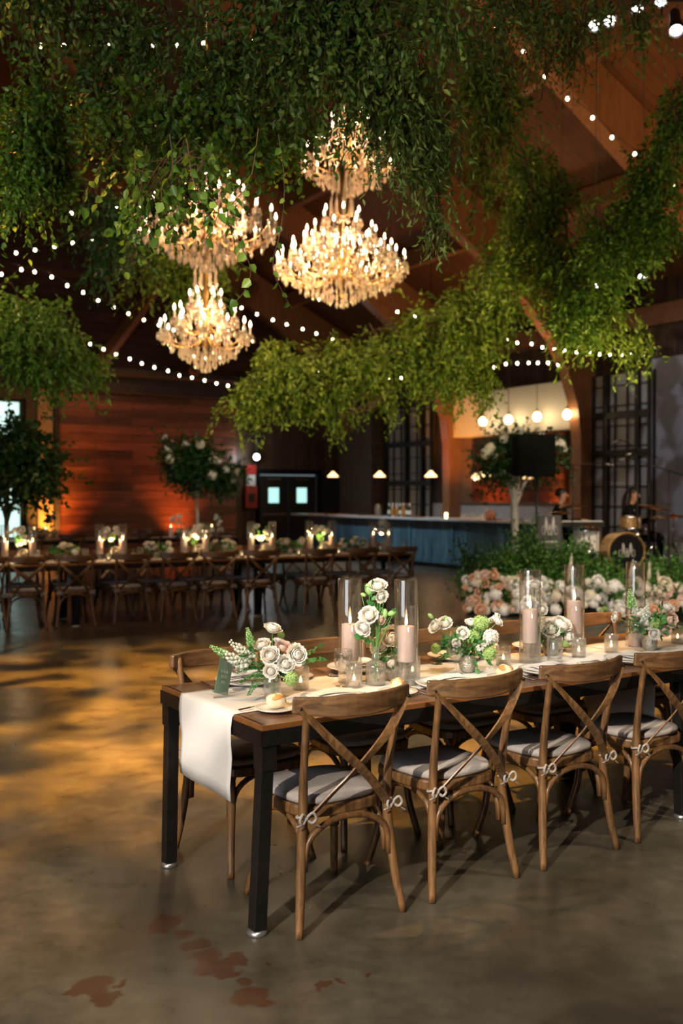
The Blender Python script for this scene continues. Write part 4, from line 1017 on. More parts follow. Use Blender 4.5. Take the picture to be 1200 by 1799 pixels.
tm = empty('water_tumbler', tb(976, 1166), 0, 'straight clear glass tumbler of water left of the fourth hurricane', 'glass'); link('tumbler_glass', ME['tumbler'], tm)
tm.scale = (1.1, 1.1, 1.25)
lathe_w = lathe_me('water', [(0, .017), (.031, .02), (.034, .085), (0, .085)], MT['water'], 20); link('water', lathe_w, tm)
cg = empty('coupe_glass', tb(420, 1213), 0, 'small stemmed coupe glass left of the leftmost flowers', 'glass')
link('coupe_body', lathe_me('coupe_body', [(0, 0), (.030, .001), (.029, .004), (.006, .008), (.004, .05), (.008, .058), (.032, .075), (.040, .10), (.038, .118), (.037, .118), (.038, .10), (.030, .077), (0, .064)], MT['glass'], 28), cg)

# place card in a wooden stand
c = tb(386, 1226); pc = empty('place_card', c, 0, 'green table name card standing on the runner at the left end', 'card')
m = MB(); m.box((0, 0, .012), (.06, .035, .024), Matrix.Rotation(R_(20), 3, 'Z')); m.build('card_stand', MT['glass'], pc, bevel=.002)
cr = Matrix.Rotation(R_(62), 4, 'Z') @ Matrix.Rotation(R_(-14), 4, 'X')
def cardpt(x, z, y=0): return Matrix.Rotation(R_(-18), 4, Vector((math.cos(R_(-30)), math.sin(R_(-30)), 0))) @ (Matrix.Rotation(R_(62), 4, 'Z') @ Vector((x, y, z)))
m = MB()
vs = [cardpt(-.05, .012, -.0006), cardpt(.05, .012, -.0006), cardpt(.05, .155, -.0006), cardpt(-.05, .155, -.0006), cardpt(-.05, .012, .0006), cardpt(.05, .012, .0006), cardpt(.05, .155, .0006), cardpt(-.05, .155, .0006)]
m.add(vs, [(0, 1, 2, 3), (7, 6, 5, 4), (0, 4, 5, 1), (1, 5, 6, 2), (2, 6, 7, 3), (3, 7, 4, 0)]); cd = m.build('card', MT['sage'], pc)
m = MB()
for row, (z, x0, x1) in enumerate(((.105, -.030, .028), (.085, -.022, .022), (.062, -.012, .014))):
    pts = [cardpt(x0 + (x1 - x0) * i / 30, z + .006 * math.sin(i * 1.15 + row) * (1 + .6 * math.sin(i * .6)), -.0012) for i in range(31)]
    m.tube(pts, .0006, 4)
m.build('handwriting', MT['ink'], cd)

# ---- flower arrangements on the near table
ARR = 'flower arrangements on the near table'
def stems_to(root, heads, neck, z0=.02, r=.0018):
    m = MB()
    for h in heads:
        h = Vector(h); a = Vector((random.uniform(-.012, .012), random.uniform(-.012, .012), z0)); m.tube(spline([a, Vector((neck[0] + h.x * .12, neck[1] + h.y * .12, neck[2])), h * .55 + Vector((0, 0, neck[2] * .5)), h], 4), r, 5)
    return m.build('stem', MT['stem'], root)
def spray(root, base, d, n, L, LL, WW, mat=None, name='leaf_spray'):
    base = Vector(base); d = Vector(d).normalized(); P_, D_ = [], []
    side = d.cross(Vector((0, .3, 1))).normalized(); m = MB(); m.tube([base, base + d * L * .5 + Vector((0, 0, .01)), base + d * L], [.0016, .0013, .0008], 4)
    for i in range(n):
        f = (i + 1) / n; q = base + d * L * f; s_ = 1 if i % 2 else -1
        P_.append(q); D_.append(d * .6 + side * s_ * .9 + Vector((0, 0, random.uniform(-.3, .3))))
    P_.append(base + d * L); D_.append(d)
    o = leaf_obj(root, P_, D_, LL, WW, mat or MT['arrleaf'], name)
    m.build('sprig_stem', MT['stem'], o)
def ferns(root, specs):
    Pa, Da = [], []
    for b, d, L in specs:
        p_, d_ = fern(None, b, d, L); Pa += p_; Da += d_
    leaf_obj(root, Pa, Da, .012, .0022, MT['arrleaf'], 'fern_frond')
def filler(root, c, r, n, LL=.04, WW=.011, mat=None):
    c = Vector(c); Pa, Da = [], []
    for i in range(n):
        v = Vector((random.gauss(0, 1), random.gauss(0, 1), random.gauss(.2, .8))).normalized(); Pa.append(c + Vector((v.x * r[0], v.y * r[1], v.z * r[2])) * random.uniform(.3, 1)); Da.append(v + Vector((0, 0, random.uniform(-.4, .5))))
    leaf_obj(root, Pa, Da, LL, WW, mat or MT['arrleaf'], 'leaf_filler')
S4 = 4.05 / F                                              # metres per pixel at the first arrangement
def rel(px, py, bx, by, s, y=0.0): return Vector(((px - bx) * s, y, (by - py) * s))

a1 = empty('flower_arrangement', tb(478, 1229), 0, 'low arrangement of white roses and snapdragons in ribbed glass, leftmost on near table', 'flowers', ARR)
link('fluted_vase', ME['flutevase'], a1)
def A(px, py, y=0.0): return rel(px, py, 478, 1229, S4, y)
hd = []
for px, py, y, me, nm, nr, sc in ((478, 1107, .00, RANUN[0], 'ranunculus', (.3, -.2, 1), 1.05), (476, 1152, -.02, ROSES[0], 'rose', (-.2, -1, .6), 1.05), (520, 1150, -.01, RANUN[1], 'ranunculus', (.5, -1, .3), 1.2),
    (502, 1165, -.03, ROSES[1], 'rose', (.2, -1, .3), .95), (477, 1176, -.05, ROSES[0], 'rose', (0, -1, .2), .8), (461, 1137, .02, ROSES[1], 'rose', (-.3, -.5, 1), .95), (496, 1140, .01, BLUSH, 'blush_rose', (.1, -.6, .8), .95), (488, 1130, .05, ROSES[0], 'rose', (.2, 0, 1), .7)):
    q = A(px, py, y); put(me, nm, a1, q - Vector(nr).normalized() * .012, nr, sc * (1.15 if me not in (SNAP, SNAPG, VIB) else 1)); hd.append(q)
for b, d, sc in ((A(430, 1170), (-.75, -.1, .45), 1.0), (A(440, 1160, .03), (-.9, 0, .75), .95)): put(SNAP, 'snapdragon', a1, b, d, sc); hd.append(b)
put(SNAPG, 'green_snapdragon', a1, A(394, 1150), (-.8, 0, .45), .62); put(SNAPG, 'green_snapdragon', a1, A(441, 1132), (-.25, 0, 1), .62); hd += [A(394, 1147), A(441, 1140)]
put(VIB, 'viburnum', a1, A(512, 1190, -.04), (0, -1, 0), .95); put(VIB, 'viburnum', a1, A(492, 1120, .06), (0, 0, 1), .5)
stems_to(a1, hd, (0, 0, .09)); filler(a1, A(478, 1172, .01), (.06, .05, .045), 42, .04, .012); filler(a1, A(440, 1150, .02), (.02, .02, .04), 5, .055, .012)
ferns(a1, [(A(470, 1178), (-1, -.2, .3), .13), (A(470, 1182), (-.8, -.5, .1), .12), (A(465, 1185), (-.5, -.6, -.3), .10), (A(470, 1175), (-.9, .3, .5), .12)])
spray(a1, A(520, 1160), (1, 0, .55), 7, .10, .030, .010); spray(a1, A(525, 1165), (1, -.2, .15), 6, .085, .036, .012)

def small_arr(loc, label, heads, sc_m, vase=None, fill=(.06, .05, .04), nfill=60, fernn=0, sprays=(), fc=(0, 0, .11)):
    r = empty('flower_arrangement', loc, 0, label, 'flowers', ARR)
    if vase: link(ME[vase].name, ME[vase], r)
    hh = []
    for (x, z, y, me, nm, nr, sc) in heads: q = Vector((x, y, z)); put(me, nm, r, q - Vector(nr).normalized() * .012, nr, sc * (1.15 if me not in (SNAP, VIB, SNAPG, SMALLW) else 1.05)); hh.append(q)
    stems_to(r, hh, (0, 0, .08)); filler(r, fc, fill, nfill)
    if fernn: ferns(r, [(Vector((-.02, 0, .10)), (-1, random.uniform(-.5, .5), random.uniform(-.2, .5)), .12) for _ in range(fernn)])
    for s_ in sprays: spray(r, *s_)
    return r
# middle arrangement with green viburnum; base px (822,1182), 4.7 m away
s5 = 4.68 / F
def B_(px, py, y, me, nm, nr, sc): return ((px - 822) * s5, (1182 - py) * s5, y, me, nm, nr, sc)
small_arr(tb(822, 1182), 'middle arrangement of green viburnum, fern and white blooms in a mercury glass vase', [
    B_(845, 1091, 0, VIB, 'viburnum', (0, 0, 1), 1.25), B_(830, 1116, -.03, VIB, 'viburnum', (0, -1, .5), 1.1), B_(860, 1147, -.03, VIB, 'viburnum', (.3, -1, 0), 1.1), B_(762, 1140, .0, VIB, 'viburnum', (-1, 0, 0), .8),
    B_(766, 1102, 0, RANUN[0], 'ranunculus', (-.6, -.5, .5), .95), B_(782, 1097, .0, RANUN[1], 'ranunculus', (-.2, -.6, .7), 1.0), B_(812, 1111, -.04, ROSES[0], 'rose', (0, -1, .4), .8), B_(828, 1096, .0, ROSES[1], 'rose', (0, -.4, 1), .8),
    B_(864, 1120, -.02, HYD, 'white_flower', (.5, -1, 0), .65), B_(875, 1093, .0, ROSES[1], 'rose', (.6, -.4, .6), .7), B_(800, 1128, -.05, ROSES[1], 'rose', (0, -1, .4), .55),
    B_(868, 1083, 0, SMALLW, 'small_white_blossom', (0, 0, 1), 1), B_(877, 1079, 0, SMALLW, 'small_white_blossom', (1, 0, 1), 1), B_(862, 1088, 0, SMALLW, 'small_white_blossom', (0, -1, 1), 1), B_(850, 1128, -.06, SMALLW, 'small_white_blossom', (0, -1, 0), 1.2),
    B_(841, 1136, -.06, SMALLW, 'small_white_blossom', (0, -1, 0), 1.2), B_(856, 1122, -.06, SMALLW, 'small_white_blossom', (0, -1, 0), 1.2), B_(754, 1080, 0, BUDM, 'flower_bud', (-1, 0, 1), 1.2), B_(784, 1086, 0, BUDM, 'flower_bud', (0, 0, 1), 1.2)],
    s5, 'mercvase', (.11, .07, .06), 130, 5, [(Vector((.03, 0, .12)), (.6, -.2, -.6), 6, .09, .04, .014), (Vector((.02, -.02, .08)), (.3, -.2, -.9), 5, .06, .03, .012)], (0, 0, .13))
# peony cluster between the hurricanes
s6 = 4.6 / F
small_arr(tb(692, 1196), 'low cluster of pale peonies beside the ribbed bud vase', [((x - 692) * s6, (1196 - y_) * s6, yy, me, nm, nr, sc) for x, y_, yy, me, nm, nr, sc in
    ((690, 1128, .02, PEONY, 'peony', (0, -.7, .7), 1.05), (672, 1140, .04, PEONY, 'peony', (-.5, -.6, .5), .85), (702, 1125, .05, PEONYW, 'white_peony', (.4, -.2, .8), .9), (688, 1165, -.02, PEONY, 'peony', (0, -1, -.2), .75))], s6, 'mercvase', (.06, .05, .05), 36, 0,
    [(Vector((0, -.03, .10)), (.3, -.6, .5), 6, .07, .030, .011), (Vector((0, -.03, .08)), (.5, -.6, .1), 6, .06, .030, .011)])
s7 = 5.0 / F
small_arr(tb(968, 1152), 'low white peony cluster behind the tumbler, between third and fourth hurricane', [((x - 968) * s7, (1152 - y_) * s7, yy, me, nm, nr, sc) for x, y_, yy, me, nm, nr, sc in
    ((966, 1105, -.02, PEONYW, 'white_peony', (0, -.8, .6), .95), (986, 1100, .0, PEONYW, 'white_peony', (.3, -.5, .8), .95), (953, 1098, .02, PEONY, 'peony', (-.4, -.4, .8), .8), (998, 1118, .0, PEONYW, 'white_peony', (.8, -.6, .2), .7), (975, 1095, .03, PEONYW, 'white_peony', (0, 0, 1), .8), (1000, 1131, 0, VIB, 'viburnum', (1, -1, 0), .6))], s7, 'mercvase', (.07, .05, .04), 50)
s8 = 5.35 / F
small_arr(tb(1143, 1143), 'rightmost arrangement of white tulips, roses and snapdragon near the right edge', [((x - 1143) * s8, (1143 - y_) * s8, yy, me, nm, nr, sc) for x, y_, yy, me, nm, nr, sc in
    ((1083, 1085, 0, RANUN[0], 'ranunculus', (-1, -.3, .3), .8), (1172, 1069, 0, RANUN[1], 'ranunculus', (.4, -.4, .9), .95), (1174, 1089, -.03, BLUSH, 'blush_rose', (.4, -1, .1), 1.15), (1165, 1107, -.04, BLUSH, 'blush_rose', (.1, -1, .1), .9),
     (1135, 1095, -.02, ROSES[0], 'rose', (0, -1, .3), .9), (1150, 1095, -.04, VIB, 'viburnum', (.2, -1, .2), 1.0), (1125, 1080, 0, ROSES[1], 'rose', (-.2, -.4, .8), .9), (1117, 1072, 0, SNAP, 'snapdragon', (-.1, 0, 1), .6), (1132, 1085, -.02, SNAP, 'snapdragon', (.1, -.3, 1), .75), (1110, 1062, .0, SNAPG, 'green_snapdragon', (-.1, 0, 1), .8), (1145, 1112, -.05, ROSES[1], 'rose', (0, -1, 0), .8))],
    s8, 'mercvase', (.11, .07, .06), 110, 0, [(Vector((.08, 0, .12)), (1, -.2, .0), 7, .13, .04, .012), (Vector((.03, 0, .14)), (.3, 0, 1), 7, .10, .04, .008)], (0, 0, .13))
# ribbed bud vase with tall stems
def tall_arr(loc, label, heads, s, bx, by, sprays=(), vase='budvase'):
    r = empty('flower_arrangement', loc, 0, label, 'flowers', ARR); link('bud_vase', ME[vase], r); hh = []
    for x, y_, yy, me, nm, nr, sc in heads:
        q = Vector(((x - bx) * s, yy, (by - y_) * s)); put(me, nm, r, q - Vector(nr).normalized() * .01, nr, sc * 1.12); hh.append(q)
    m = MB()
    for h in hh: m.tube(spline([(random.uniform(-.02, .02), random.uniform(-.02, .02), .012), (h.x * .1, h.y * .1, .14), (h.x * .5, h.y * .6, .14 + (h.z - .14) * .5), h], 5), .0018, 6)
    m.build('stem', MT['stem'], r)
    for a_ in sprays: spray(r, *a_)
    return r
s9 = 4.385 / F
tall_arr(tb(660, 1204), 'ribbed bottle vase holding tall white flowers between the first two hurricanes', [(664, 1033, 0, RANUN[0], 'ranunculus', (-.1, -.6, .8), 1.15), (669, 1048, -.02, ROSES[1], 'rose', (.5, -1, -.2), .8), (649, 1083, -.01, RANUN[1], 'ranunculus', (-.3, -.8, .5), 1.2),
    (640, 1102, -.02, ROSES[0], 'rose', (-.5, -1, -.2), 1.0), (668, 1088, 0, BLUSH, 'cream_rose', (.7, -.6, 0), .8), (647, 1033, 0, BUDM, 'flower_bud', (-.2, 0, 1), 2.0), (635, 1045, 0, BUDM, 'flower_bud', (-1, 0, .4), 1.0), (674, 1055, -.02, BUDM, 'flower_bud', (1, -.4, -.3), 1.0), (676, 1075, 0, BUDM, 'flower_bud', (0, 0, 1), 1.7), (692, 1077, 0, BUDM, 'flower_bud', (1, 0, .4), 1.5)], s9, 660, 1204,
    [(Vector((-.02, 0, .33)), (.05, -.1, 1), 7, .10, .032, .011), (Vector((0, 0, .28)), (.3, -.1, 1), 7, .12, .032, .011), (Vector((0, 0, .24)), (-.1, 0, 1), 6, .10, .03, .009), (Vector((0, 0, .18)), (-.7, -.1, .3), 6, .07, .04, .013), (Vector((.02, 0, .22)), (.6, 0, 1), 6, .11, .03, .008)])
s10 = 5.15 / F
tall_arr(tb(935, 1154), 'bud vase with tall cream flowers seen through the third hurricane', [(940, 1032, 0, RANUN[0], 'ranunculus', (0, -.6, .8), 1.1), (930, 1062, -.01, RANUN[1], 'ranunculus', (-.3, -.8, .3), 1.15), (953, 1072, 0, ROSES[0], 'rose', (.5, -1, 0), .8), (921, 1065, 0, ROSES[1], 'rose', (-1, -.6, 0), .7)], s10, 935, 1154, [(Vector((0, 0, .2)), (.1, 0, 1), 5, .08, .03, .009)])

# ------------------------------------------------------------------ far dining tables
FA = R_(26); FU = Vector((math.cos(FA), math.sin(FA), 0)); FV = Vector((-math.sin(FA), math.cos(FA), 0)); FE = Vector((1.03, 14.05, 0))
FL_ = 2.33
def ft(t, v, z=.7645): p = FE - FU * t + FV * v; return Vector((p.x, p.y, z))
def ft_px(px, v, z=.7645):
    m_ = (px - 600) / F; b = FE + FV * v; t = (b.x - m_ * b.y) / (FU.x - m_ * FU.y); return ft(t, v, z)
far_table_mesh = None
pos = ['right end table of the long row across the hall', 'middle table of the long row across the hall', 'left table of the long row across the hall', 'table of the long row cut by the left edge']
for i in range(4):
    loc = ft((i + 1) * FL_ + .02 * i, 0, 0)
    copy_tree(near_table, loc, FA, 'dark wooden banquet table, ' + pos[i], 'banquet tables in the long row across the hall').scale = (FL_ / TL, 1, 1)
    o = copy_tree(ru, loc, FA, 'white runner on the ' + pos[i]); o['group'] = 'table runners across the hall'; o.scale = (FL_ / TL, 1, 1)
ords = ['first', 'second', 'third', 'fourth', 'fifth', 'sixth', 'seventh', 'eighth', 'ninth', 'tenth', 'eleventh', 'twelfth']
cpx = [690, 623, 549, 450, 375, 304, 224, 127, 42, -30]
for i, px in enumerate(cpx):
    p = ft_px(px, .10, 0)
    copy_tree(chair0, p, FA + R_(random.uniform(-3, 3)), 'cross-back chair on the near side of the far long row, %s from its right end' % ords[i], 'cross-back chairs of the long row across the hall')
fpx = [664, 600, 530, 470, 405, 340, 270, 200, 118, 40]
for i, px in enumerate(fpx):
    copy_tree(chair0, ft_px(px, .80, 0), FA + PI + R_(random.uniform(-4, 4)), 'cross-back chair on the far side of the far long row, %s from its right end' % ords[i], 'far side chairs of the long row across the hall')
# shared far bloom clusters
def far_arr(loc, label, kind, group, seed):
    rd = random.Random(seed); r = empty('flower_arrangement', loc, 0, label, 'flowers', group)
    if kind == 'low':
        link('mercury_vase', ME['mercvase'], r); n = 9
        for i in range(n):
            q = Vector((rd.uniform(-.17, .17), rd.uniform(-.07, .07), rd.uniform(.11, .20))); put(rd.choice([HYDC, PEONY, ROSES[0], VIB, PEONYW, HYD]), 'white_bloom', r, q, (q.x * 3, -.4, 1), rd.uniform(.7, 1.0))
        filler(r, (0, 0, .12), (.19, .08, .07), 110, .05, .015)
    else:
        link('bud_vase', ME['budvase'], r); m = MB()
        for i in range(7):
            q = Vector((rd.uniform(-.09, .09), rd.uniform(-.03, .03), rd.uniform(.2, .42))); put(rd.choice([ROSES[0], RANUN[0], PEONYW]), 'white_bloom', r, q, (q.x * 3, -.7, .6), rd.uniform(.9, 1.35)); m.tube([(0, 0, .02), (q.x * .2, 0, .16), q], .002, 5)
        m.build('stem', MT['stem'], r)
        spray(r, (0, 0, .2), (.3, 0, 1), 7, .18, .04, .012); spray(r, (0, 0, .2), (-.4, 0, 1), 7, .16, .04, .012)
        q = Vector((.07, -.03, .10)); put(PEONY, 'white_bloom', r, q, (0, -1, .5), 1.2)
    return r
pairs = [(8, 57), (175, 215), (323, 361), (441, 478), (544, 583), (656, 683)]
for i, (a, b) in enumerate(pairs[::-1]):
    for k, px in enumerate((b, a)):
        p = ft_px(px, .44 + .1 * (k - .5)); w_ = '%s pair from the right on far row, %s one' % (ords[i], ('right', 'left')[k])
        hurricane(p, 'glass hurricane, ' + w_, 'hurricanes across the hall'); pillar(p + Vector((0, 0, .08)), 'lit blush candle in a hurricane, ' + w_, 'pillar candles across the hall', 1.0)
        thing_mesh('candle_riser', ME['riser'], p + Vector((0, 0, -.02)), 0, 'clear glass riser under the candle, ' + w_, 'candle holder', 'candle risers across the hall').location.z = .7645
    px = (a + b) / 2; far_arr(ft_px(px, .46), 'tall white flowers between the %s pair of candles from the right, far row' % ords[i], 'tall', 'tall bud vase flowers across the hall', i)
    point('candle_light', ft_px(px, .4, 1.03), 4, (1, .62, .28), .006)
for i, px in enumerate([620, 509, 388, 275, 115]):
    far_arr(ft_px(px, .46), 'low white and green flower bowl, %s from the right on far row' % ords[i], 'low', 'low flower bowls across the hall', 20 + i)
vx = [708, 640, 595, 565, 525, 462, 425, 345, 290, 235, 190, 100, 30, 70]
for i, px in enumerate(vx):
    p = ft_px(px, .24 + .06 * (i % 2)); votive(p, 'glowing votive cup, %s from the right on far row' % (ords + ['thirteenth', 'fourteenth'])[i], 'votive cups across the hall', 1.1)
for i, px in enumerate(cpx):
    p = ft_px(px + 10, .18); dinner_plate(p, 'white plate before the %s chair from the right, far row' % ords[i], 'plates across the hall')
    thing_mesh('folded_napkin', NAP[i % 3], p + Vector((0, 0, .02)), FA, 'white napkin on the plate before the %s chair from the right, far row' % ords[i], 'napkin', 'napkins across the hall')
    roll(ft_px(px + 36, .20) + Vector((0, 0, 0)), i, 'bread roll by the place of the %s chair from the right, far row' % ords[i], 'bread rolls across the hall', i)
    goblet(ft_px(px + 22, .31), 'water goblet by the place of the %s chair from the right, far row' % ords[i], 'goblets across the hall')

# ---- tables behind, towards the board wall
BE = Vector((-2.0, 19.6, 0))
def bt_(t, v, z=.7645): p = BE - FU * t + FV * v; return Vector((p.x, p.y, z))
def bt_px(px, v, z=.7645):
    m_ = (px - 600) / F; b = BE + FV * v; t = (b.x - m_ * b.y) / (FU.x - m_ * FU.y); return bt_(t, v, z)
for i in range(3):
    copy_tree(near_table, bt_((i + 1) * 2.44, 0, 0), FA, 'dark banquet table in the rearmost row by the board wall, %s from its right end' % ords[i], 'banquet tables in the rearmost row')
    o = copy_tree(ru, bt_((i + 1) * 2.44, 0, 0), FA, 'white runner on the rearmost row of tables, %s from its right end' % ords[i]); o['group'] = 'table runners in the rearmost row'
for i in range(10):
    copy_tree(chair0, bt_(.4 + i * .72, .10, 0), FA + R_(random.uniform(-3, 3)), 'cross-back chair, near side of the rearmost row, %s from its right end' % ords[i], 'cross-back chairs of the rearmost row')
    goblet(bt_(.3 + i * .72, .3), 'water goblet on the near side of the rearmost row, %s from the right' % ords[i], 'goblets on the rearmost row')
    goblet(bt_(.5 + i * .72, .62), 'water goblet on the far side of the rearmost row, %s from the right' % ords[i], 'far side goblets on the rearmost row')
    dinner_plate(bt_(.42 + i * .72, .18), 'white plate on the rearmost row, %s from the right' % ords[i], 'plates on the rearmost row')
for i, px in enumerate((80, 60, 300, 348, 372)):
    p = bt_px(px, .45); pillar(p, 'lit pillar candle on the rearmost row, %s from the left' % ['second', 'first', 'third', 'fourth', 'fifth'][i], 'pillar candles on the rearmost row', 1.1)
    far_arr(bt_px(px + 10, .5), 'white flowers beside the %s pillar candle of the rearmost row' % ['second', 'first', 'third', 'fourth', 'fifth'][i], 'low' if i % 2 else 'tall', 'flowers on the rearmost row', 40 + i)

# ------------------------------------------------------------------ tall tree centrepieces
def tree(name, loc, h0, blobs, n, label, mat, trunk_mat, flowers=0, tr=.05, LL=.07, WW=.02, len_=.35):
    r = empty(name, loc, 0, label, 'tree centrepiece', None); L0 = Vector(loc)
    pts, ld, S, d, Lg = twigs(blobs, n, len_, 9, .35, .8)
    me = leaves_mesh('foliage', pts, ld, LL * (.6 + .7 * rng.random(len(pts))), WW * (.6 + .7 * rng.random(len(pts))), mat); link('foliage', me, r)
    m = MB(); m.tube(spline([(0, 0, 0), (.01, 0, h0 * .4), (-.01, .01, h0 * .8), (0, 0, h0 + .3)], 5), [tr * (1 - .4 * i / 16) for i in range(16)], 10)
    for b in blobs:
        m.tube(spline([(0, 0, h0 * .8), Vector((b[0] * .4, b[1] * .4, h0 + (b[2] - h0) * .4)), Vector(b[:3])], 4), [tr * .5 * (1 - .7 * i / 9) for i in range(9)], 6)
    m.build('trunk', trunk_mat, r)
    for i in range(flowers):
        b = random.choice(blobs); u = Vector((random.gauss(0, 1), -abs(random.gauss(0, 1)), random.gauss(.2, 1))).normalized()
        put(random.choice([HYD, PEONYW, HYDC, ROSES[0]]), 'white_bloom', r, Vector((b[0] + u.x * b[3] * 1.05, b[1] + u.y * b[4] * 1.05, b[2] + u.z * b[5] * 1.05)), u, random.uniform(1.0, 1.7))
    return r
p = bt_px(346, .46)
YT = p.y; sT = YT / F
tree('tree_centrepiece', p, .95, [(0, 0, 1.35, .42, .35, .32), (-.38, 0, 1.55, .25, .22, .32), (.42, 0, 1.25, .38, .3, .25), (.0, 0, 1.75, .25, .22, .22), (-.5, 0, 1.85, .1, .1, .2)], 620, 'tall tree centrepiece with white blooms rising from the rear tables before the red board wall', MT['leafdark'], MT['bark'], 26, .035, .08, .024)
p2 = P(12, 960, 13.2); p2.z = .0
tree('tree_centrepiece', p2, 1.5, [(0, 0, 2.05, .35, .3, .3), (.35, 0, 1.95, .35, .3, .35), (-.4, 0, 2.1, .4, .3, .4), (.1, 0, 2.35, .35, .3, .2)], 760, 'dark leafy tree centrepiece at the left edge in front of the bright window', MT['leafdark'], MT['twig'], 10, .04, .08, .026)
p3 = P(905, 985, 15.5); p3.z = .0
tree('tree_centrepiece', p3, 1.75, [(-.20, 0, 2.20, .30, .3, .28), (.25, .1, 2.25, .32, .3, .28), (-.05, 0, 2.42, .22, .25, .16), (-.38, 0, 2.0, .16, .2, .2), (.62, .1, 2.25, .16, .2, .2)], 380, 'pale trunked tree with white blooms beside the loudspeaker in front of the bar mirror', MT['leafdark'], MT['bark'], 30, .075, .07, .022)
tree('tree_centrepiece', P(1030, 985, 15.6) * 1, .8, [(0, 0, 1.0, .1, .1, .1)], 8, 'x', MT['leafdark'], MT['bark']) if False else None

# ------------------------------------------------------------------ bar
BS = 2.75; bt0 = 1.93; bt1 = ray_t(1010, BS)
bar = rroot('bar_counter', 'long bar with blue-washed board front and pale stone top', 'bar counter', s=BS, t=0, z=0)
m = MB(); rbox(m, -.55, 0, bt0 + .05, bt1, .1, 1.03); m.build('bar_front', MT['bar'], bar)
m = MB()
tq = bt0 + .05
while tq < bt1: rbox(m, 0, .03, tq, tq + .10, .1, 1.03); tq += 1.55
rbox(m, 0, .03, bt0, bt1, .1, .22); rbox(m, 0, .03, bt0, bt1, .95, 1.03); m.build('bar_trim', MT['bar'], bar)
m = MB(); rbox(m, -.5, -.05, bt0 + .1, bt1, 0, .1); m.build('kick_plinth', MT['black'], bar)
m = MB(); rbox(m, -.65, .18, bt0 - .45, bt1, 1.03, 1.075); m.build('bar_top', MT['bartop'], bar, bevel=.005)
def barp(px, ds=-.1, z=1.075): return RM(BS + ds, ray_t(px, BS + ds), z)
BOT = lathe_me('bottle_body', [(0, 0), (.036, 0), (.038, .01), (.038, .19), (.030, .22), (.014, .25), (.0135, .31), (0, .31)], MT['bottle'], 16)
BOTA = lathe_me('bottle_body', [(0, 0), (.040, 0), (.042, .01), (.042, .16), (.034, .19), (.014, .22), (.014, .27), (0, .27)], MT['amberb'], 16)
LBL = lathe_me('bottle_label', [(.0388, .06), (.0388, .15)], MT['paper'], 16); CAP = lathe_me('bottle_cap', [(0.0148, .255), (.0150, .315), (0, .316)], MT['paper'], 12); CAPR = lathe_me('bottle_cap', [(0.0148, .255), (.0150, .315), (0, .316)], MT['redbox'], 12)
for i, (px, k) in enumerate(((684, 0), (690, 1), (697, 1), (703, 0), (709, 1), (715, 0), (720, 0))):
    r = empty('liquor_bottle', barp(px, -.12 - .05 * (i % 2)), 0, '%s bottle, %s from the left in the group on the bar top' % (('dark wine', 'amber liquor')[k], ords[i]), 'bottle', 'bottles on the bar')
    link('bottle_body', BOTA if k else BOT, r); link('bottle_label', LBL, r); link('bottle_cap', CAPR if i == 5 else CAP, r)
SH = lathe_me('shaker_body', [(0, 0), (.035, 0), (.044, .12), (.040, .14), (.022, .18), (.020, .21), (0, .215)], MT['copper'], 18)
for i, (px, ds) in enumerate(((856, -.1), (862, -.2), (868, -.1))):
    thing_mesh('cocktail_shaker', SH, barp(px, ds), 0, 'copper cocktail shaker on the bar, %s of three' % ('left', 'middle', 'right')[i], 'shaker', 'copper shakers on the bar')
for i, px in enumerate((812, 819, 826, 833, 841, 848)):
    o = thing_mesh('rocks_glass', ME['tumbler'], barp(px, -.3), 0, 'clear glass left of the copper shakers on the bar, %s in its row' % ords[i], 'glass', 'row of glasses on the bar')
o = thing_mesh('drink_dispenser', lathe_me('jar', [(0, 0), (.07, 0), (.075, .02), (.075, .2), (.05, .24), (.05, .27), (0, .28)], MT['fluted'], 20), barp(664), 0, 'ribbed glass jar on the bar left of the bottles', 'jar')
o = thing_mesh('candle_cup', lathe_me('cup', [(0, 0), (.03, 0), (.035, .12), (.0, .11)], MT['tealight'], 16), barp(784), 0, 'small glowing candle cup on the bar right of the arch', 'candle')
for i, px in enumerate((690, 704)): thing_mesh('candle_cup', ME['tea'], barp(px, .08), 0, 'small tealight on the bar before the bottles, %s one' % ('left', 'right')[i], 'candle', 'tealights before the bottles')
for i, px in enumerate((580, 640, 662, 735, 868)):
    m = MB(); m.box((0, 0, .012), (.26, .18, .024)); o = m.build('serving_board', MT['topedge'], None, barp(px, .0), .003); o.rotation_euler = (0, 0, ROOM_RZ); tag(o, 'flat wooden tray on the bar top, %s from the left' % ords[i], 'tray', 'trays on the bar')

# pendants over the bar
sh_me = lathe_me('shade', [(.03, .16), (.04, .12), (.06, .10), (.13, .035), (.145, 0), (.135, .0), (.12, .03), (.05, .09)], MT['opal'], 24)
for i, px in enumerate((585, 667, 757, 850)):
    q = P(px, 838, RM(BS - .3, ray_t(px, BS - .3)).y)
    r = empty('pendant_lamp', q, 0, 'opal glass pendant lamp over the bar, %s from the left' % ords[i], 'pendant lamp', 'pendant lamps over the bar')
    link('lamp_shade', sh_me, r); m = MB(); m.lathe([(0, .14), (.035, .14), (.035, .2), (.01, .22), (0, .22)], 14); m.build('cap', MT['black'], r)
    m = MB(); m.tube([(0, 0, .2), (0, 0, roof_at(q) - q.z)], .006, 5); m.build('cord', MT['wire'], r)
    point('pendant_light', (0, 0, .02), 14, (1, .6, .28), .05, r)
gl_me = lathe_me('globe', [(0, -.09), (.05, -.08), (.085, -.03), (.09, .02), (.07, .07), (.03, .10), (0, .11)], MT['edison'], 20)
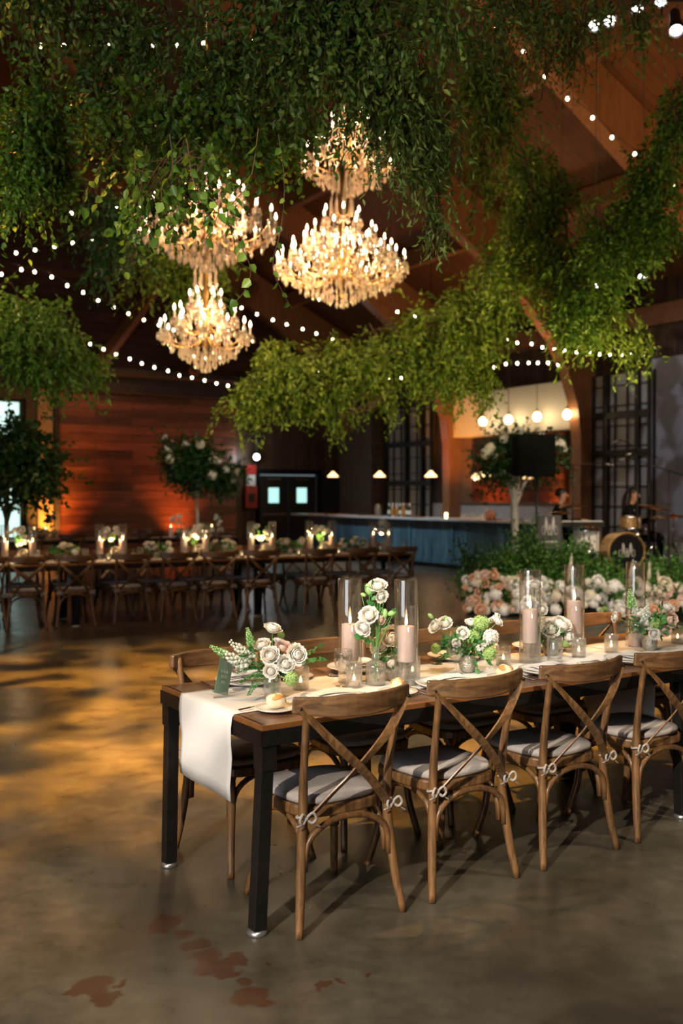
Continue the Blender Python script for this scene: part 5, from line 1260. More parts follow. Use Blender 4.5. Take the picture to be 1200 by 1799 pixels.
for i, (px, py) in enumerate(((848, 741), (893, 738), (943, 733), (996, 729))):
    s_ = .62; q = P(px, py, RM(s_, ray_t(px, s_)).y)
    r = empty('globe_light', q, 0, 'bright round pendant bulb before the white board above the bar, %s from the left' % ords[i], 'pendant lamp', 'round bulbs before the white board')
    link('globe', gl_me, r); m = MB(); m.lathe([(0, .10), (.035, .10), (.03, .19), (0, .2)], 12); m.build('socket', MT['brass'], r)
    m = MB(); m.tube([(0, 0, .19), (0, 0, roof_at(q) - q.z)], .006, 5); m.build('cord', MT['wire'], r)
    point('globe_light', (0, 0, 0), 26, (1, .66, .34), .09, r)

# small fittings on the board wall
q = P(451, 803, RM(ray_s(451), .35).y - .2)
r = empty('emergency_lamp', q, 0, 'single bright white bulb shining on the wall above the double doors', 'lamp'); m = MB(); m.ball((0, 0, 0), .085, 14, 10); m.build('bulb', MT['lens'], r)
m = MB(); m.box((0, .12, .02), (.14, .12, .12)); m.tube([(0, .1, .05), (0, .1, roof_at(q) - q.z)], .008, 5); m.build('housing', MT['black'], r); point('emergency_light', (0, -.12, 0), 25, (.95, .97, 1), .08, r)
q = RM(ray_s(437), .1, 0)
r = empty('fire_cabinet', q, ROOM_RZ, 'tall red fire alarm cabinet with white panel left of the double doors', 'fire cabinet')
m = MB(); m.box((0, 0, 1.52), (.36, .16, .62)); m.build('red_case', MT['redbox'], r, bevel=.01); m = MB(); m.box((0, 0, 2.28), (.32, .14, .26)); m.build('red_sign', MT['redbox'], r, bevel=.01); m = MB(); m.box((0, 0, 1.98), (.26, .12, .30)); m.build('white_panel', MT['paper'], r, bevel=.005)
m = MB(); m.box((0, .09, 1.5), (.2, .02, .22)); m.build('handle_plate', MT['black'], r)

# ------------------------------------------------------------------ chandeliers
DROP = MB().lathe([(0, 0), (.004, -.006), (.0095, -.032), (.011, -.042), (.008, -.053), (0, -.060)], 6, smooth=False).mesh('crystal_drop'); DROP.materials.append(MT['crystal'])
CNDL = lathe_me('candle_tube', [(0, 0), (.016, 0), (.022, .010), (.012, .014), (.011, .09), (0, .09)], MT['whitewax'], 10)
BULB = lathe_me('candle_bulb', [(0, .09), (.010, .095), (.0155, .115), (.011, .14), (.004, .160), (0, .165)], MT['bulbwarm'], 8)
CUPM = lathe_me('bobeche', [(0, -.01), (.03, -.012), (.045, .002), (.03, -.005), (0, 0)], MT['crystal'], 12)
def chandelier(loc, tiers, label, crown_h, S, power, seed):
    """tiers: (radius, height, arm count); crystals hang from every arm, ring and swag"""
    rd = random.Random(seed); r = empty('crystal_chandelier', loc, 0, label, 'chandelier', 'crystal chandeliers')
    m = MB(); prof = [(0, tiers[0][1] - .28 * S), (.03 * S, tiers[0][1] - .25 * S), (.012 * S, tiers[0][1] - .2 * S), (.06 * S, tiers[0][1] - .10 * S), (.02 * S, tiers[0][1]), (.05 * S, tiers[0][1] + .12 * S), (.018 * S, tiers[0][1] + .2 * S), (.035 * S, crown_h * .6), (.012 * S, crown_h * .7), (.04 * S, crown_h * .9), (.012, crown_h), (0, crown_h)]
    m.lathe(prof, 14); m.tube([(0, 0, crown_h), (0, 0, roof_at(loc) - loc[2] - .02)], .009, 6); m.build('stem', MT['brass'], r)
    drops = []; swag = MB(); st = MB()
    for ti, (R, z, n) in enumerate(tiers):
        for k in range(n):
            q = 2 * PI * (k + .5 * (ti % 2)) / n + .1; ca, sa = math.cos(q), math.sin(q); zz = z + rd.uniform(-.01, .01)
            tip = Vector((ca * R, sa * R, zz))
            if R > .12:
                a = MB(); a.tube(spline([(ca * .02, sa * .02, zz - .02), (ca * R * .35, sa * R * .35, zz - .14 * S - .02), (ca * R * .75, sa * R * .75, zz - .13 * S), (ca * R, sa * R, zz - .01)], 5), .0065, 6); arm = a.build('arm', MT['brass'], r)
            if R <= .13:
                for g in range(8): drops.append((tip + Vector((0, 0, -.02 * g)), 1.2))
                continue
            c = link('candle_tube', CNDL, r, tip); link('candle_bulb', BULB, c); link('bobeche', CUPM, c)
            for g in range(7): gq = 2 * PI * g / 7; drops.append((tip + Vector((math.cos(gq) * .042, math.sin(gq) * .042, -.008)), rd.uniform(.8, 1.2)))
            for g in range(5): f = .3 + .65 * rd.random(); drops.append((Vector((ca * R * f, sa * R * f, zz - .14 * S * math.sin(PI * min(1, f)) - .03 - .05 * rd.random())), rd.uniform(.9, 1.5)))
            # bead swag from arm tip to arm tip and up to the stem
            q2 = q + 2 * PI / n
            nb = 9
            for i in range(nb + 1):
                f = i / nb; qq = q + (q2 - q) * f; p_ = Vector((math.cos(qq) * R, math.sin(qq) * R, zz - .10 * S * math.sin(PI * f)))
                swag.ball(p_, .0085, 5, 3)
            up = tiers[ti + 1] if ti + 1 < len(tiers) else (0.04, crown_h * .92, 1)
            for i in range(13):
                f = i / 12; rr = R + (up[0] - R) * f; z2 = zz + (up[1] - zz) * f - .13 * S * math.sin(PI * f); swag.ball((ca * rr, sa * rr, z2), .0085, 5, 3)
                if i % 2 == 0: drops.append((Vector((ca * rr, sa * rr, z2 - .01)), rd.uniform(.7, 1.1)))
    # bottom basket
    z0 = tiers[0][1] - .14 * S
    for ring, (R, z, n) in enumerate(((.30 * S, z0 - .03, 22), (.21 * S, z0 - .09, 16), (.12 * S, z0 - .15, 10), (.05 * S, z0 - .19, 5))):
        for k in range(n):
            q = 2 * PI * k / n; drops.append((Vector((math.cos(q) * R, math.sin(q) * R, z)), 1.5))
            for i in range(5): swag.ball((math.cos(q) * R, math.sin(q) * R, z + .012 * (i + 1)), .007, 5, 3)
    st_ = []
    rd.shuffle(drops)
    for i, (p_, sc) in enumerate(drops):
        if i < 95:
            o = bpy.data.objects.new('crystal_drop', DROP); COL.objects.link(o); o.parent = r; o.location = p_; o.rotation_euler = (0, 0, rd.random() * 3); o.scale = (sc * 1.15,) * 3
        else:
            q = rd.random() * 3; vs = []
            for rr, z in [(0.002, 0), (.0095, -.032), (.011, -.042), (0.001, -.060)]:
                for k in range(5): a = q + 2 * PI * k / 5; vs.append(p_ + Vector((math.cos(a) * rr, math.sin(a) * rr, z)) * sc * 1.15)
            st.add(vs, [(a * 5 + k, a * 5 + (k + 1) % 5, (a + 1) * 5 + (k + 1) % 5, (a + 1) * 5 + k) for a in range(3) for k in range(5)], False)
    o = st.build('crystal_drops', MT['crystal'], r); o['kind'] = 'stuff'
    o = swag.build('bead_strands', MT['crystal'], r); o['kind'] = 'stuff'
    m = MB(); zb = z0 - .27; m.ball((0, 0, zb), .028, 10, 8); m.build('bottom_ball', MT['crystal'], r)
    m = MB(); m.lathe([(.035 * S, 0), (.05 * S, .004), (.05 * S, .018), (.035 * S, .02)], 20, (0, 0, z0 + .02)); m.build('ring', MT['brass'], r)
    for R, z, n in tiers[:2]:
        for k in range(3):
            q = 2 * PI * k / 3 + .6; point('chandelier_light', (math.cos(q) * R * .62, math.sin(q) * R * .62, z + .10), power / 15, (1, .62, .32), .05, r)
    return r
def chan_at(px, py, Y): return P(px, py, Y)
chandelier(chan_at(362, 588, 11.0), [(.49, 0, 12), (.34, .16, 9), (.17, .34, 6), (.12, .72, 8)], 'smallest crystal chandelier, hanging lowest at the left of the group', .80, .95, 90, 1)
chandelier(chan_at(600, 470, 11.6), [(.74, 0, 18), (.58, .14, 14), (.40, .32, 10), (.22, .52, 6), (.13, .80, 9), (.11, 1.05, 8)], 'large crystal chandelier in the centre, widest and brightest of the group', 1.25, 1.35, 190, 2)
chandelier(chan_at(615, 290, 12.4), [(.60, 0, 14), (.42, .22, 10), (.22, .46, 6)], 'highest crystal chandelier, half hidden in leaves above the large central one', .95, 1.0, 90, 3)
chandelier(chan_at(365, 400, 10.2), [(.70, 0, 16), (.52, .16, 12), (.32, .34, 8)], 'wide crystal chandelier behind trailing leaves at the upper left of the group', 1.0, 1.3, 170, 4)

# ------------------------------------------------------------------ string lights
SB = lathe_me('light_bulb', [(0, -.045), (.018, -.038), (.026, -.020), (.020, .004), (.010, .014), (0, .014)], MT['stringbulb'], 10)
SK = lathe_me('socket', [(0, .012), (.012, .012), (.012, .045), (0, .046)], MT['black'], 8)
def string_lights(pts, Y0, Y1, label, ext0=None, ext1=None):
    n = len(pts); W3 = [P(px, py, Y0 + (Y1 - Y0) * i / max(1, n - 1)) for i, (px, py) in enumerate(pts)]
    o = W3[0]; r = empty('string_lights', o, 0, label, 'string lights', 'festoon strings under the roof'); ends = []
    line = [(p_ - o) + Vector((0, 0, .045)) for p_ in W3]
    d0 = (line[0] - line[1]); d1 = line[-1] - line[-2]
    line = [line[0] + d0 * 2 + Vector((0, 0, .05))] + line + [line[-1] + d1 * 2 + Vector((0, 0, .05))]
    m = MB(); m.tube(line, .004, 4); m.build('cable', MT['wire'], r)
    sc = .9 + .03 * (Y0 + Y1) / 2 / 1.2
    for p_ in W3:
        b = link('light_bulb', SB, r, p_ - o); b.scale = (sc * .62,) * 3; link('socket', SK, b)
string_lights([(868, 58), (917, 95), (955, 138), (994, 177), (1038, 210), (1072, 244), (1112, 273), (1152, 301), (1182, 329)], 12.5, 11.5, 'festoon string descending below the roof boards at the upper right')
string_lights([(866, 593), (889, 597), (908, 602), (933, 604), (952, 610), (973, 613), (991, 616), (1012, 618), (1034, 618), (1052, 622), (1070, 622), (1090, 623), (1107, 622), (1128, 623)], 22, 18, 'festoon string right of the green canopy, upper of two rows above the bar')
string_lights([(868, 645), (888, 639), (908, 638), (928, 637), (944, 637), (962, 637), (980, 640)], 21, 19, 'festoon string lower of two rows above the bar mirror')
string_lights([(183, 613), (205, 622), (229, 630), (250, 638), (272, 645), (296, 651), (316, 659), (338, 663), (360, 668), (381, 673), (401, 677), (420, 680), (441, 684), (462, 686), (481, 686), (501, 688)], 19, 24, 'lowest festoon string, passing below the smallest chandelier')
string_lights([(40, 474), (63, 478), (93, 487), (120, 502), (148, 514), (174, 528), (201, 540), (227, 551), (254, 562), (280, 571), (306, 580)], 16, 20, 'festoon string sloping down to the smallest chandelier from the left')
string_lights([(5, 482), (31, 445), (64, 440), (98, 434), (130, 428), (163, 421), (191, 436), (215, 452)], 16, 19, 'festoon string with uneven sag at the left under the leaves')
string_lights([(128, 376), (167, 370), (206, 365), (246, 362)], 15, 17, 'short festoon string just below the upper left greenery')
string_lights([(425, 541), (452, 552), (480, 562), (504, 570), (532, 578), (556, 586), (585, 596), (610, 606)], 19, 22, 'festoon string running right from the smallest chandelier')
string_lights([(516, 642), (540, 647), (560, 651), (583, 654), (603, 657), (623, 660), (645, 662), (664, 663), (683, 665), (705, 664), (728, 660)], 19, 22, 'festoon string threaded through the middle green canopy')
string_lights([(75, 85), (116, 86), (157, 86), (195, 86), (232, 86), (272, 85), (312, 84), (360, 81), (405, 78), (447, 76)], 9.5, 12, 'festoon string among the topmost leaves at the left')
string_lights([(62, 565), (90, 575), (112, 585), (137, 595), (160, 604)], 18, 19, 'short festoon string glinting in the left hanging clump')
string_lights([(698, 548), (728, 556), (798, 572), (840, 590), (866, 596)], 18, 21, 'festoon string half hidden at the top of the middle canopy')

def roof_hit(px, py, gap):
    Y = 4.0
    while Y < 30:
        q = P(px, py, Y)
        if q.z > roof_at(q) - gap: break
        Y += .05
    return q
# ------------------------------------------------------------------ stage spotlights
def spotcan(px, py, Y, label, R=.055, tilt=(-.15, -.6, -.75)):
    q = P(px, py, Y); r = empty('stage_spotlight', q, 0, label, 'spotlight', 'black spotlights under the roof')
    d = Vector(tilt).normalized(); qt = d.to_track_quat('-Z', 'Y').to_matrix()
    def tr(mb): mb.v = [tuple(qt @ Vector(v)) for v in mb.v]; return mb
    m = MB(); m.lathe([(R * .96, -.02), (R * 1.02, 0), (R * 1.0, .06), (R * .75, .12), (R * .75, .26), (R * .5, .30), (0, .30)], 20); m.lathe([(R * .8, .0), (R * .96, -.02)], 20); tr(m).build('housing', MT['black'], r)
    m = MB(); m.lathe([(R * .86, .006), (0, -.004)], 20); m.lathe([(0, -.004), (R * .86, .006)], 20); tr(m).build('lens', MT['lens'], r)
    m = MB(); m.tube([(-.11, 0, .05), (-.11, 0, .22), (.11, 0, .22), (.11, 0, .05)], .008, 5); m.tube([(0, 0, .22), (0, 0, roof_at(q) - q.z)], .004, 6); m.build('yoke', MT['black'], r)
for a in ((1040, 52, 8.5, 'stage spotlight hidden in leaves, leftmost of the upper right group'), (1067, 44, 8.5, 'stage spotlight right of the leaf-covered one, upper right group'), (1115, 24, 8.8, 'stage spotlight glinting through leaves, upper right group'),
          (1156, 10, 8.8, 'stage spotlight touching the top edge at the right'), (1183, 60, 7.6, 'large black stage spotlight in the upper right corner'), (1127, 487, 11.0, 'black stage spotlight below the right greenery'), (1044, 503, 12.5, 'black stage spotlight left of and below the right greenery')):
    spotcan(*a)
for (px, py, Y, lb) in ((1107, 213, 13.5, 'small black spotlight can on the roof boards, unlit'), (835, 200, 11, 'black unlit fixture hidden behind leaves left of the roof beam')):
    q = roof_hit(px, py, .16); r = empty('ceiling_fixture', q, 0, lb, 'ceiling fixture'); m = MB(); m.lathe([(0, -.12), (.09, -.12), (.10, .0), (.07, .12), (0, .13)], 16); m.build('housing', MT['black'], r); m = MB(); m.tube([(0, 0, .12), (0, 0, roof_at(q) - q.z)], .02, 6); m.build('mount', MT['black'], r)

# ------------------------------------------------------------------ hanging greenery
def bl(px, py, Y, rx, rz, ry=None):
    """ellipsoid given by its centre in the photograph, distance and half sizes in metres"""
    q = P(px, py, Y); return (q.x, q.y, q.z, rx, ry or rx * .8, rz)
HG = 'hanging greenery under the roof'
D = [
 # name, blobs, n twigs, twig length, leaves per twig, leaf L, W, material, droop, stems, label
 ([bl(470, 15, 5.2, .55, .22), bl(330, 45, 5.4, .45, .25), bl(560, 85, 5.4, .45, .28), bl(640, -5, 5, .45, .2)], 648, .26, 12, .045, .0105, 'leafcool', .8, 300, 'dense smilax canopy hanging at the top centre, in front of the chandeliers'),
 ([bl(390, 185, 5.6, .42, .18), bl(500, 215, 5.8, .35, .14), bl(290, 200, 5.6, .30, .2)], 330, .24, 9, .042, .016, 'leaf', .8, 250, 'broad-leaved vine mass above the wide left chandelier'),
 ([bl(670, 150, 5.6, .28, .26), bl(735, 215, 5.8, .20, .33), bl(620, 90, 5.4, .3, .2)], 440, .26, 13, .05, .0065, 'leafcool', 1.1, 250, 'willow-like drooping foliage in front of the highest chandelier'),
 ([bl(760, 285, 6, .09, .22), bl(745, 225, 6, .14, .25)], 79, .22, 12, .05, .0065, 'leafcool', 1.3, 80, 'narrow hanging willow sprays right of the highest chandelier'),
 ([bl(770, 370, 6, .10, .07), bl(757, 405, 6, .05, .09)], 21, .16, 10, .045, .006, 'leafcool', 1.3, 30, 'last small drooping sprig right of the large chandelier'),
 ([bl(780, 25, 6, .40, .22), bl(870, -5, 6.2, .35, .2), bl(950, 0, 6.4, .35, .14)], 345, .26, 11, .045, .007, 'leafcool', .7, 200, 'olive-toned leaves along the top edge right of centre'),
 ([bl(850, 130, 7.5, .25, .28), bl(865, 180, 7.8, .18, .25), bl(845, 270, 8, .08, .3)], 216, .28, 11, .055, .009, 'leafwarm', 1.1, 100, 'long vertical trail of leaves left of the roof beam'),
 ([bl(980, 70, 7, .22, .3), bl(1010, 30, 7, .25, .15)], 115, .26, 9, .045, .006, 'leafcool', .9, 120, 'thin twiggy sprays at the upper right in front of the boards'),
 ([bl(1085, 0, 7.5, .25, .14), bl(1130, 40, 7.5, .10, .16)], 64, .24, 9, .05, .007, 'leafcool', .9, 60, 'sparse leaves around the upper right spotlights'),
 ([bl(60, 185, 6.2, .28, .42), bl(20, 255, 6, .25, .45), bl(100, 270, 6.3, .10, .3), bl(55, 285, 6.2, .22, .3)], 547, .24, 11, .042, .011, 'leaf', 1.0, 150, 'thick green clump down the upper left edge'),
 ([bl(130, 5, 5.6, .35, .2), bl(220, 25, 5.6, .3, .25), bl(40, -25, 5.4, .25, .12)], 237, .26, 10, .045, .011, 'leafcool', .8, 150, 'loose dark foliage in the top left corner'),
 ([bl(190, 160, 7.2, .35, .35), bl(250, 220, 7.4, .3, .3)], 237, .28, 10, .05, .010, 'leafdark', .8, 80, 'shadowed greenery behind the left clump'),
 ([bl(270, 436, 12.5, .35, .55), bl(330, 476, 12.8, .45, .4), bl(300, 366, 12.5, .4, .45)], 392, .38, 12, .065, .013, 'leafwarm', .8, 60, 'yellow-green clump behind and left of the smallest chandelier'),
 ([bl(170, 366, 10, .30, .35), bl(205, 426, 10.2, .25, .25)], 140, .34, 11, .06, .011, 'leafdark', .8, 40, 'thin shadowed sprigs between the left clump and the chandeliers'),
 ([bl(60, 586, 10.5, .62, .38), bl(110, 626, 10.6, .42, .25), bl(10, 556, 10.4, .4, .35), bl(160, 636, 10.8, .20, .12)], 711, .32, 12, .055, .012, 'leaf', .8, 60, 'low rounded clump at the left edge above the far tables'),
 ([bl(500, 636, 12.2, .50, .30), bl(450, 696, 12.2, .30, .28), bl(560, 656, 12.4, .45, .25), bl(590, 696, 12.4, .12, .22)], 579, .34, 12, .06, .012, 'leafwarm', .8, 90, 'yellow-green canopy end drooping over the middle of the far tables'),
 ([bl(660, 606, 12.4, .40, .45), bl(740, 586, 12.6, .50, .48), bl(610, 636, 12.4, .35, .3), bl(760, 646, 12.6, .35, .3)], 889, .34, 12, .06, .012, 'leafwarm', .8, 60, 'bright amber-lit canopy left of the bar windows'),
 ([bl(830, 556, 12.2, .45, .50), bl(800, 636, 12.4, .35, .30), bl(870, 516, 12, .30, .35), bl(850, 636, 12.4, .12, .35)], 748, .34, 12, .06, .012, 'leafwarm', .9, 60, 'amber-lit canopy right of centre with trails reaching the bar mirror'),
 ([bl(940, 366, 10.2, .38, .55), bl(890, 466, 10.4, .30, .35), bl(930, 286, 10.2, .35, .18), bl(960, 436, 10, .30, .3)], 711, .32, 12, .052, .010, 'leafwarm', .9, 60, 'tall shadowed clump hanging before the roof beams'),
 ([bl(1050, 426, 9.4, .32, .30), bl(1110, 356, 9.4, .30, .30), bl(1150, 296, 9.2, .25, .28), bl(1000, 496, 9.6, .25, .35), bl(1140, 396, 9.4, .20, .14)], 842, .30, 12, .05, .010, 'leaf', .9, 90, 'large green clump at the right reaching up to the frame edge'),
 ([bl(985, 556, 9.8, .12, .28), bl(1060, 536, 9.8, .25, .25), bl(1110, 586, 10, .12, .20)], 243, .30, 11, .05, .009, 'leafwarm', 1.0, 60, 'wispy trails below the large right clump'),
 ([bl(1185, 220, 8.6, .15, .30), bl(1195, 170, 8.6, .12, .2)], 115, .26, 11, .045, .010, 'leaf', .9, 40, 'dark leaves at the right edge below the corner spotlight'),
 ([bl(690, 686, 12.3, .05, .16), bl(595, 731, 12.3, .05, .10)], 22, .26, 12, .055, .011, 'leafwarm', 1.5, 24, 'two thin dangling trails below the middle canopy'),
 ([bl(300, 300, 4.9, .22, .14), bl(350, 340, 4.9, .14, .10), bl(260, 350, 4.9, .10, .16), bl(320, 270, 4.9, .25, .1)], 60, .20, 8, .050, .019, 'leaf', 1.2, 90, 'large-leaved sprays dangling over the left half of the wide chandelier'),
]
for blobs, n, ln, nl, LL, WW, mt, dr, stems, lb in D:
    if blobs[0][1] > 7: n = int(n * .85); LL *= 1.25; WW *= 1.3
    greenery('hanging_greenery', blobs, n, ln, nl, LL, WW, MT[mt], lb, 'hanging greenery', HG, dr, 8, stems=stems, twig_r=.0022 * (1 + blobs[0][1] / 10))
# single broad-leaf vine tendrils dangling before the left chandelier
def tendril(pts, Y, label, LL=.05, WW=.021, step=.055):
    W3 = [P(px, py, Y + i * .04) for i, (px, py) in enumerate(pts)]; o = W3[0]; r = empty('vine_tendril', o, 0, label, 'vine', 'vines trailing before the chandeliers')
    sp = spline([q - o for q in W3], 8); m = MB(); m.tube(sp, [.0026 - .0014 * i / len(sp) for i in range(len(sp))], 5); m.build('vine_stem', MT['twig'], r)
    P_, D_ = [], []; acc = 0
    for i in range(1, len(sp)):
        acc += (sp[i] - sp[i - 1]).length
        if acc > step: acc = 0; d = (sp[i] - sp[i - 1]).normalized(); s_ = 1 if len(P_) % 2 else -1; P_.append(sp[i]); D_.append(Vector((s_ * .8, random.uniform(-.4, .4), -.8)) + d * .3)
    leaf_obj(r, P_, D_, LL, WW, MT['leaf'], 'broad_leaves')
tendril([(455, 230), (440, 320), (400, 380), (428, 440), (441, 480), (425, 520), (390, 548)], 4.6, 'longest vine curling down between the two left chandeliers')
tendril([(300, 240), (305, 300), (285, 340), (300, 390), (315, 425)], 4.5, 'short broad-leaved vine before the wide left chandelier')
tendril([(330, 250), (345, 330), (385, 365), (370, 410), (355, 430)], 4.5, 'broad-leaved vine with large leaves at the centre of the wide left chandelier')
tendril([(260, 260), (250, 330), (240, 400), (222, 440)], 4.7, 'broad-leaved vine left of the wide left chandelier')
tendril([(490, 240), (500, 320), (495, 400), (480, 470), (500, 520), (515, 545)], 4.9, 'thin vine dangling in front of the large chandelier', .04, .015)
tendril([(770, 300), (785, 360), (800, 400), (790, 440), (770, 470)], 6.0, 'vine drooping right of the large chandelier', .05, .009, .03)

# ------------------------------------------------------------------ stage, band and the flower bank
sg = MB(); sg.box((0, 0, .2), (3.2, 2.6, .4)); st = sg.build('stage_riser', MT['black'], None, P(1085, 868, 16.3)); st.location.z = 0; st.rotation_euler = (0, 0, R_(-30)); tag(st, 'low black stage riser under the drum kit', 'stage')
ZS = .4
def SP(px, Y, z=ZS): q = P(px, 868, Y); q.z = z; return q
def monogram(parent, w, h, z0, y, mat, tilt=None, r=.006):
    m = MB()
    def loop(cx, sx, hh, lean): return [(cx + lean * (i / 16) + sx * math.sin(2 * PI * i / 16), y, z0 + hh / 2 * (1 - math.cos(2 * PI * i / 16))) for i in range(17)]
    k = w / 2
    for sgn in (-1, 1):
        m.tube([(sgn * k * .98, y, z0 + h * .12), (sgn * k * .85, y, z0), (sgn * k * .62, y, z0 + h * .12), (sgn * k * .62, y, z0 + h * .42), (sgn * k * .85, y, z0 + h * .52), (sgn * k * .98, y, z0 + h * .40), (sgn * k * .98, y, z0 + h * .12)], r, 5, flat=.5)
        m.tube(spline([(sgn * k * .62, y, z0), (sgn * k * .60, y, z0 + h * .6), (sgn * k * .48, y, z0 + h), (sgn * k * .34, y, z0 + h * .7), (sgn * k * .24, y, z0 + h * .1), (sgn * k * .12, y, z0 + h * .02), (0, y, z0 + h * .62)], 4), r * 1.3, 5, flat=.5)
        m.tube(spline([(sgn * k * .50, y, z0 + h * .2), (sgn * k * .45, y, z0 + h * .85), (sgn * k * .36, y, z0 + h * .2)], 4), r, 5, flat=.5)
    return m.build('monogram', mat, parent)
# drum kit
dk = empty('drum_kit', SP(1101, 15.4), R_(6), 'drum kit with gold-rimmed bass drum and pale monogram on its black head', 'drum kit')
def disc_y(mb, r, c, y0, y1, n=32):
    prof = [(0, y0), (r, y0), (r, y1), (0, y1)]; c = Vector(c); vs = []
    for rr, yy in prof:
        for k in range(n): q = 2 * PI * k / n; vs.append(c + Vector((math.cos(q) * rr, yy, math.sin(q) * rr)))
    return mb.add(vs, [(i * n + k, i * n + (k + 1) % n, (i + 1) * n + (k + 1) % n, (i + 1) * n + k) for i in range(3) for k in range(n)], False)
m = MB(); disc_y(m, .285, (0, 0, .31), 0, .40); sh = m.build('bass_drum_shell', MT['drumgold'], dk)
m = MB(); disc_y(m, .270, (0, 0, .31), -.012, -.002); hdm = m.build('bass_drum_head', MT['drumblack'], sh)
m = MB(); m.tube([(math.cos(q) * .292, -.005, .31 + math.sin(q) * .292) for q in [2 * PI * i / 40 for i in range(41)]], .014, 8, False); m.build('bass_drum_hoop', MT['drumgold'], sh)
monogram(dk, .26, .21, .23, -.022, MT['logo'], r=.007)
def drum(name, c, r, h, mat):
    m = MB(); m.lathe([(0, 0), (r, 0), (r, h), (0, h)], 28, c, False); o = m.build(name, mat, dk)
    m = MB(); m.lathe([(r * 1.03, -.005), (r * 1.03, .02), (r * .99, .02)], 28, c); m.lathe([(r * 1.03, h - .02), (r * 1.03, h + .008), (r * .97, h + .008)], 28, c)
    for k in range(6): q = PI * k / 3; m.tube([Vector(c) + Vector((math.cos(q) * r * 1.04, math.sin(q) * r * 1.04, 0)), Vector(c) + Vector((math.cos(q) * r * 1.04, math.sin(q) * r * 1.04, h))], .006, 5)
    m.build('drum_rim', MT['chrome'], o); m = MB(); m.lathe([(0, h + .003), (r * .96, h + .003)], 28, c); m.build('drum_skin', MT['petal'], o)
drum('rack_tom', (.12, .15, .66), .165, .2, MT['drumgold']); drum('floor_tom', (-.48, .45, .28), .20, .36, MT['white']); drum('snare_drum', (.40, .60, .55), .175, .14, MT['chrome'])
def cym(name, x, y, z, r, tx=.1, ty=.15):
    m = MB(); R3 = Matrix.Rotation(tx, 3, 'X') @ Matrix.Rotation(ty, 3, 'Y'); q = MB().lathe([(0, .03), (.03, .025), (.045, .008), (r, -.012), (r, -.015), (.04, .004), (0, .02)], 32)
    m.add([Vector((x, y, z)) + R3 @ Vector(v) for v in q.v], q.f, True); o = m.build(name, MT['cymbal'], dk)
    m = MB(); m.tube([(x, y, z + .04), (x, y, .35)], .010, 6)
    for k in range(3): a = 2 * PI * k / 3 + x; m.tube([(x, y, .45), (x + math.cos(a) * .26, y + math.sin(a) * .26, .01)], .009, 6); m.tube([(x, y, .22), (x + math.cos(a) * .14, y + math.sin(a) * .14, .23)], .006, 5)
    m.build('cymbal_stand', MT['chrome'], o)
cym('crash_cymbal', -.70, .45, 1.02, .23, .1, -.1); cym('crash_cymbal', -1.00, .1, .92, .17, .05, .05); cym('ride_cymbal', .62, .35, 1.0, .27, .15, .12); cym('hi_hat_cymbal', -.50, .25, .70, .19, .02, 0); cym('hi_hat_cymbal', .80, .1, .86, .18, .1, -.1)
m = MB(); m.tube([(.12, .15, .62), (.05, .1, .55)], .014, 6)
for k in (-1, 1): m.tube([(k * .28, .02, .25), (k * .40, -.12, .0)], .010, 6)
m.build('drum_mounts', MT['chrome'], dk)
# monogram placard on a music stand
ps = empty('monogram_placard', SP(965, 14.6, 0), R_(8), 'dark grey placard with pale monogram in front of the man in black', 'placard')
m = MB(); m.box((0, 0, 1.04), (.36, .03, .50)); m.build('panel', MT['logogrey'], ps, bevel=.01)
monogram(ps, .24, .26, 1.0, -.025, MT['logo'], r=.007)
m = MB()
for k in range(13): m.box((-.12 + k * .02, -.018, .90), (.012, .006, .014 + .006 * (k % 3)))
m.build('small_lettering', MT['logo'], ps)
m = MB(); m.tube([(0, .02, .8), (0, .02, .0)], .014, 6); m.box((0, .02, .01), (.34, .3, .02)); m.build('stand', MT['black'], ps)
# loudspeaker on a pole
lsq = empty('loudspeaker', SP(937, 14.5, 0), R_(6), 'large black loudspeaker on a thin pole amid the pale trunked tree', 'loudspeaker')
m = MB(); m.box((0, 0, 2.16), (.55, .40, .60)); m.build('cabinet', MT['suit'], lsq, bevel=.03)
m = MB(); disc_y(m, .2, (0, -.205, 2.04), 0, .01); disc_y(m, .09, (0, -.205, 2.34), 0, .01); m.build('driver_cone', MT['suit'], lsq)
m = MB(); m.tube([(.05, 0, 1.88), (.05, 0, .9), (.05, 0, .05)], [.018, .02, .022], 8)
for k in range(3): a = 2 * PI * k / 3; m.tube([(.05, 0, .8), (.05 + math.cos(a) * .5, math.sin(a) * .5, .02)], .012, 6)
m.build('tripod_pole', MT['black'], lsq)
# microphone stands
def micstand(px, Y, h, boom, label, bz=.0):
    r = empty('microphone_stand', SP(px, Y), 0, label, 'microphone stand', 'microphone stands on the stage'); m = MB(); m.tube([(0, 0, h), (0, 0, .02)], .011, 6)
    for k in range(3): a = 2 * PI * k / 3 + .4; m.tube([(0, 0, .12), (math.cos(a) * .28, math.sin(a) * .28, .01)], .009, 5)
    m.build('stand', MT['black'], r); m = MB(); m.tube([(-boom[0] * .35, 0, h - boom[1] * .35), (boom[0], 0, h + boom[1])], .008, 6); m.build('boom', MT['black'], r)
    m = MB(); m.tube([(boom[0], 0, h + boom[1]), (boom[0] + .10 * (1 if boom[0] > 0 else -1), -.03, h + boom[1] - .03)], [.013, .020], 8); m.ball((boom[0] + .12 * (1 if boom[0] > 0 else -1), -.035, h + boom[1] - .035), .026, 10, 8); m.build('microphone', MT['chrome'], r)
micstand(1006, 15.2, 1.65, (.48, .02), 'microphone stand with level boom between the two musicians')
micstand(1120, 14.9, 1.70, (-.05, .12), 'tall microphone stand above the drum kit'); micstand(1175, 15.0, 1.55, (-.62, .20), 'microphone stand with long boom slanting down at the right edge')
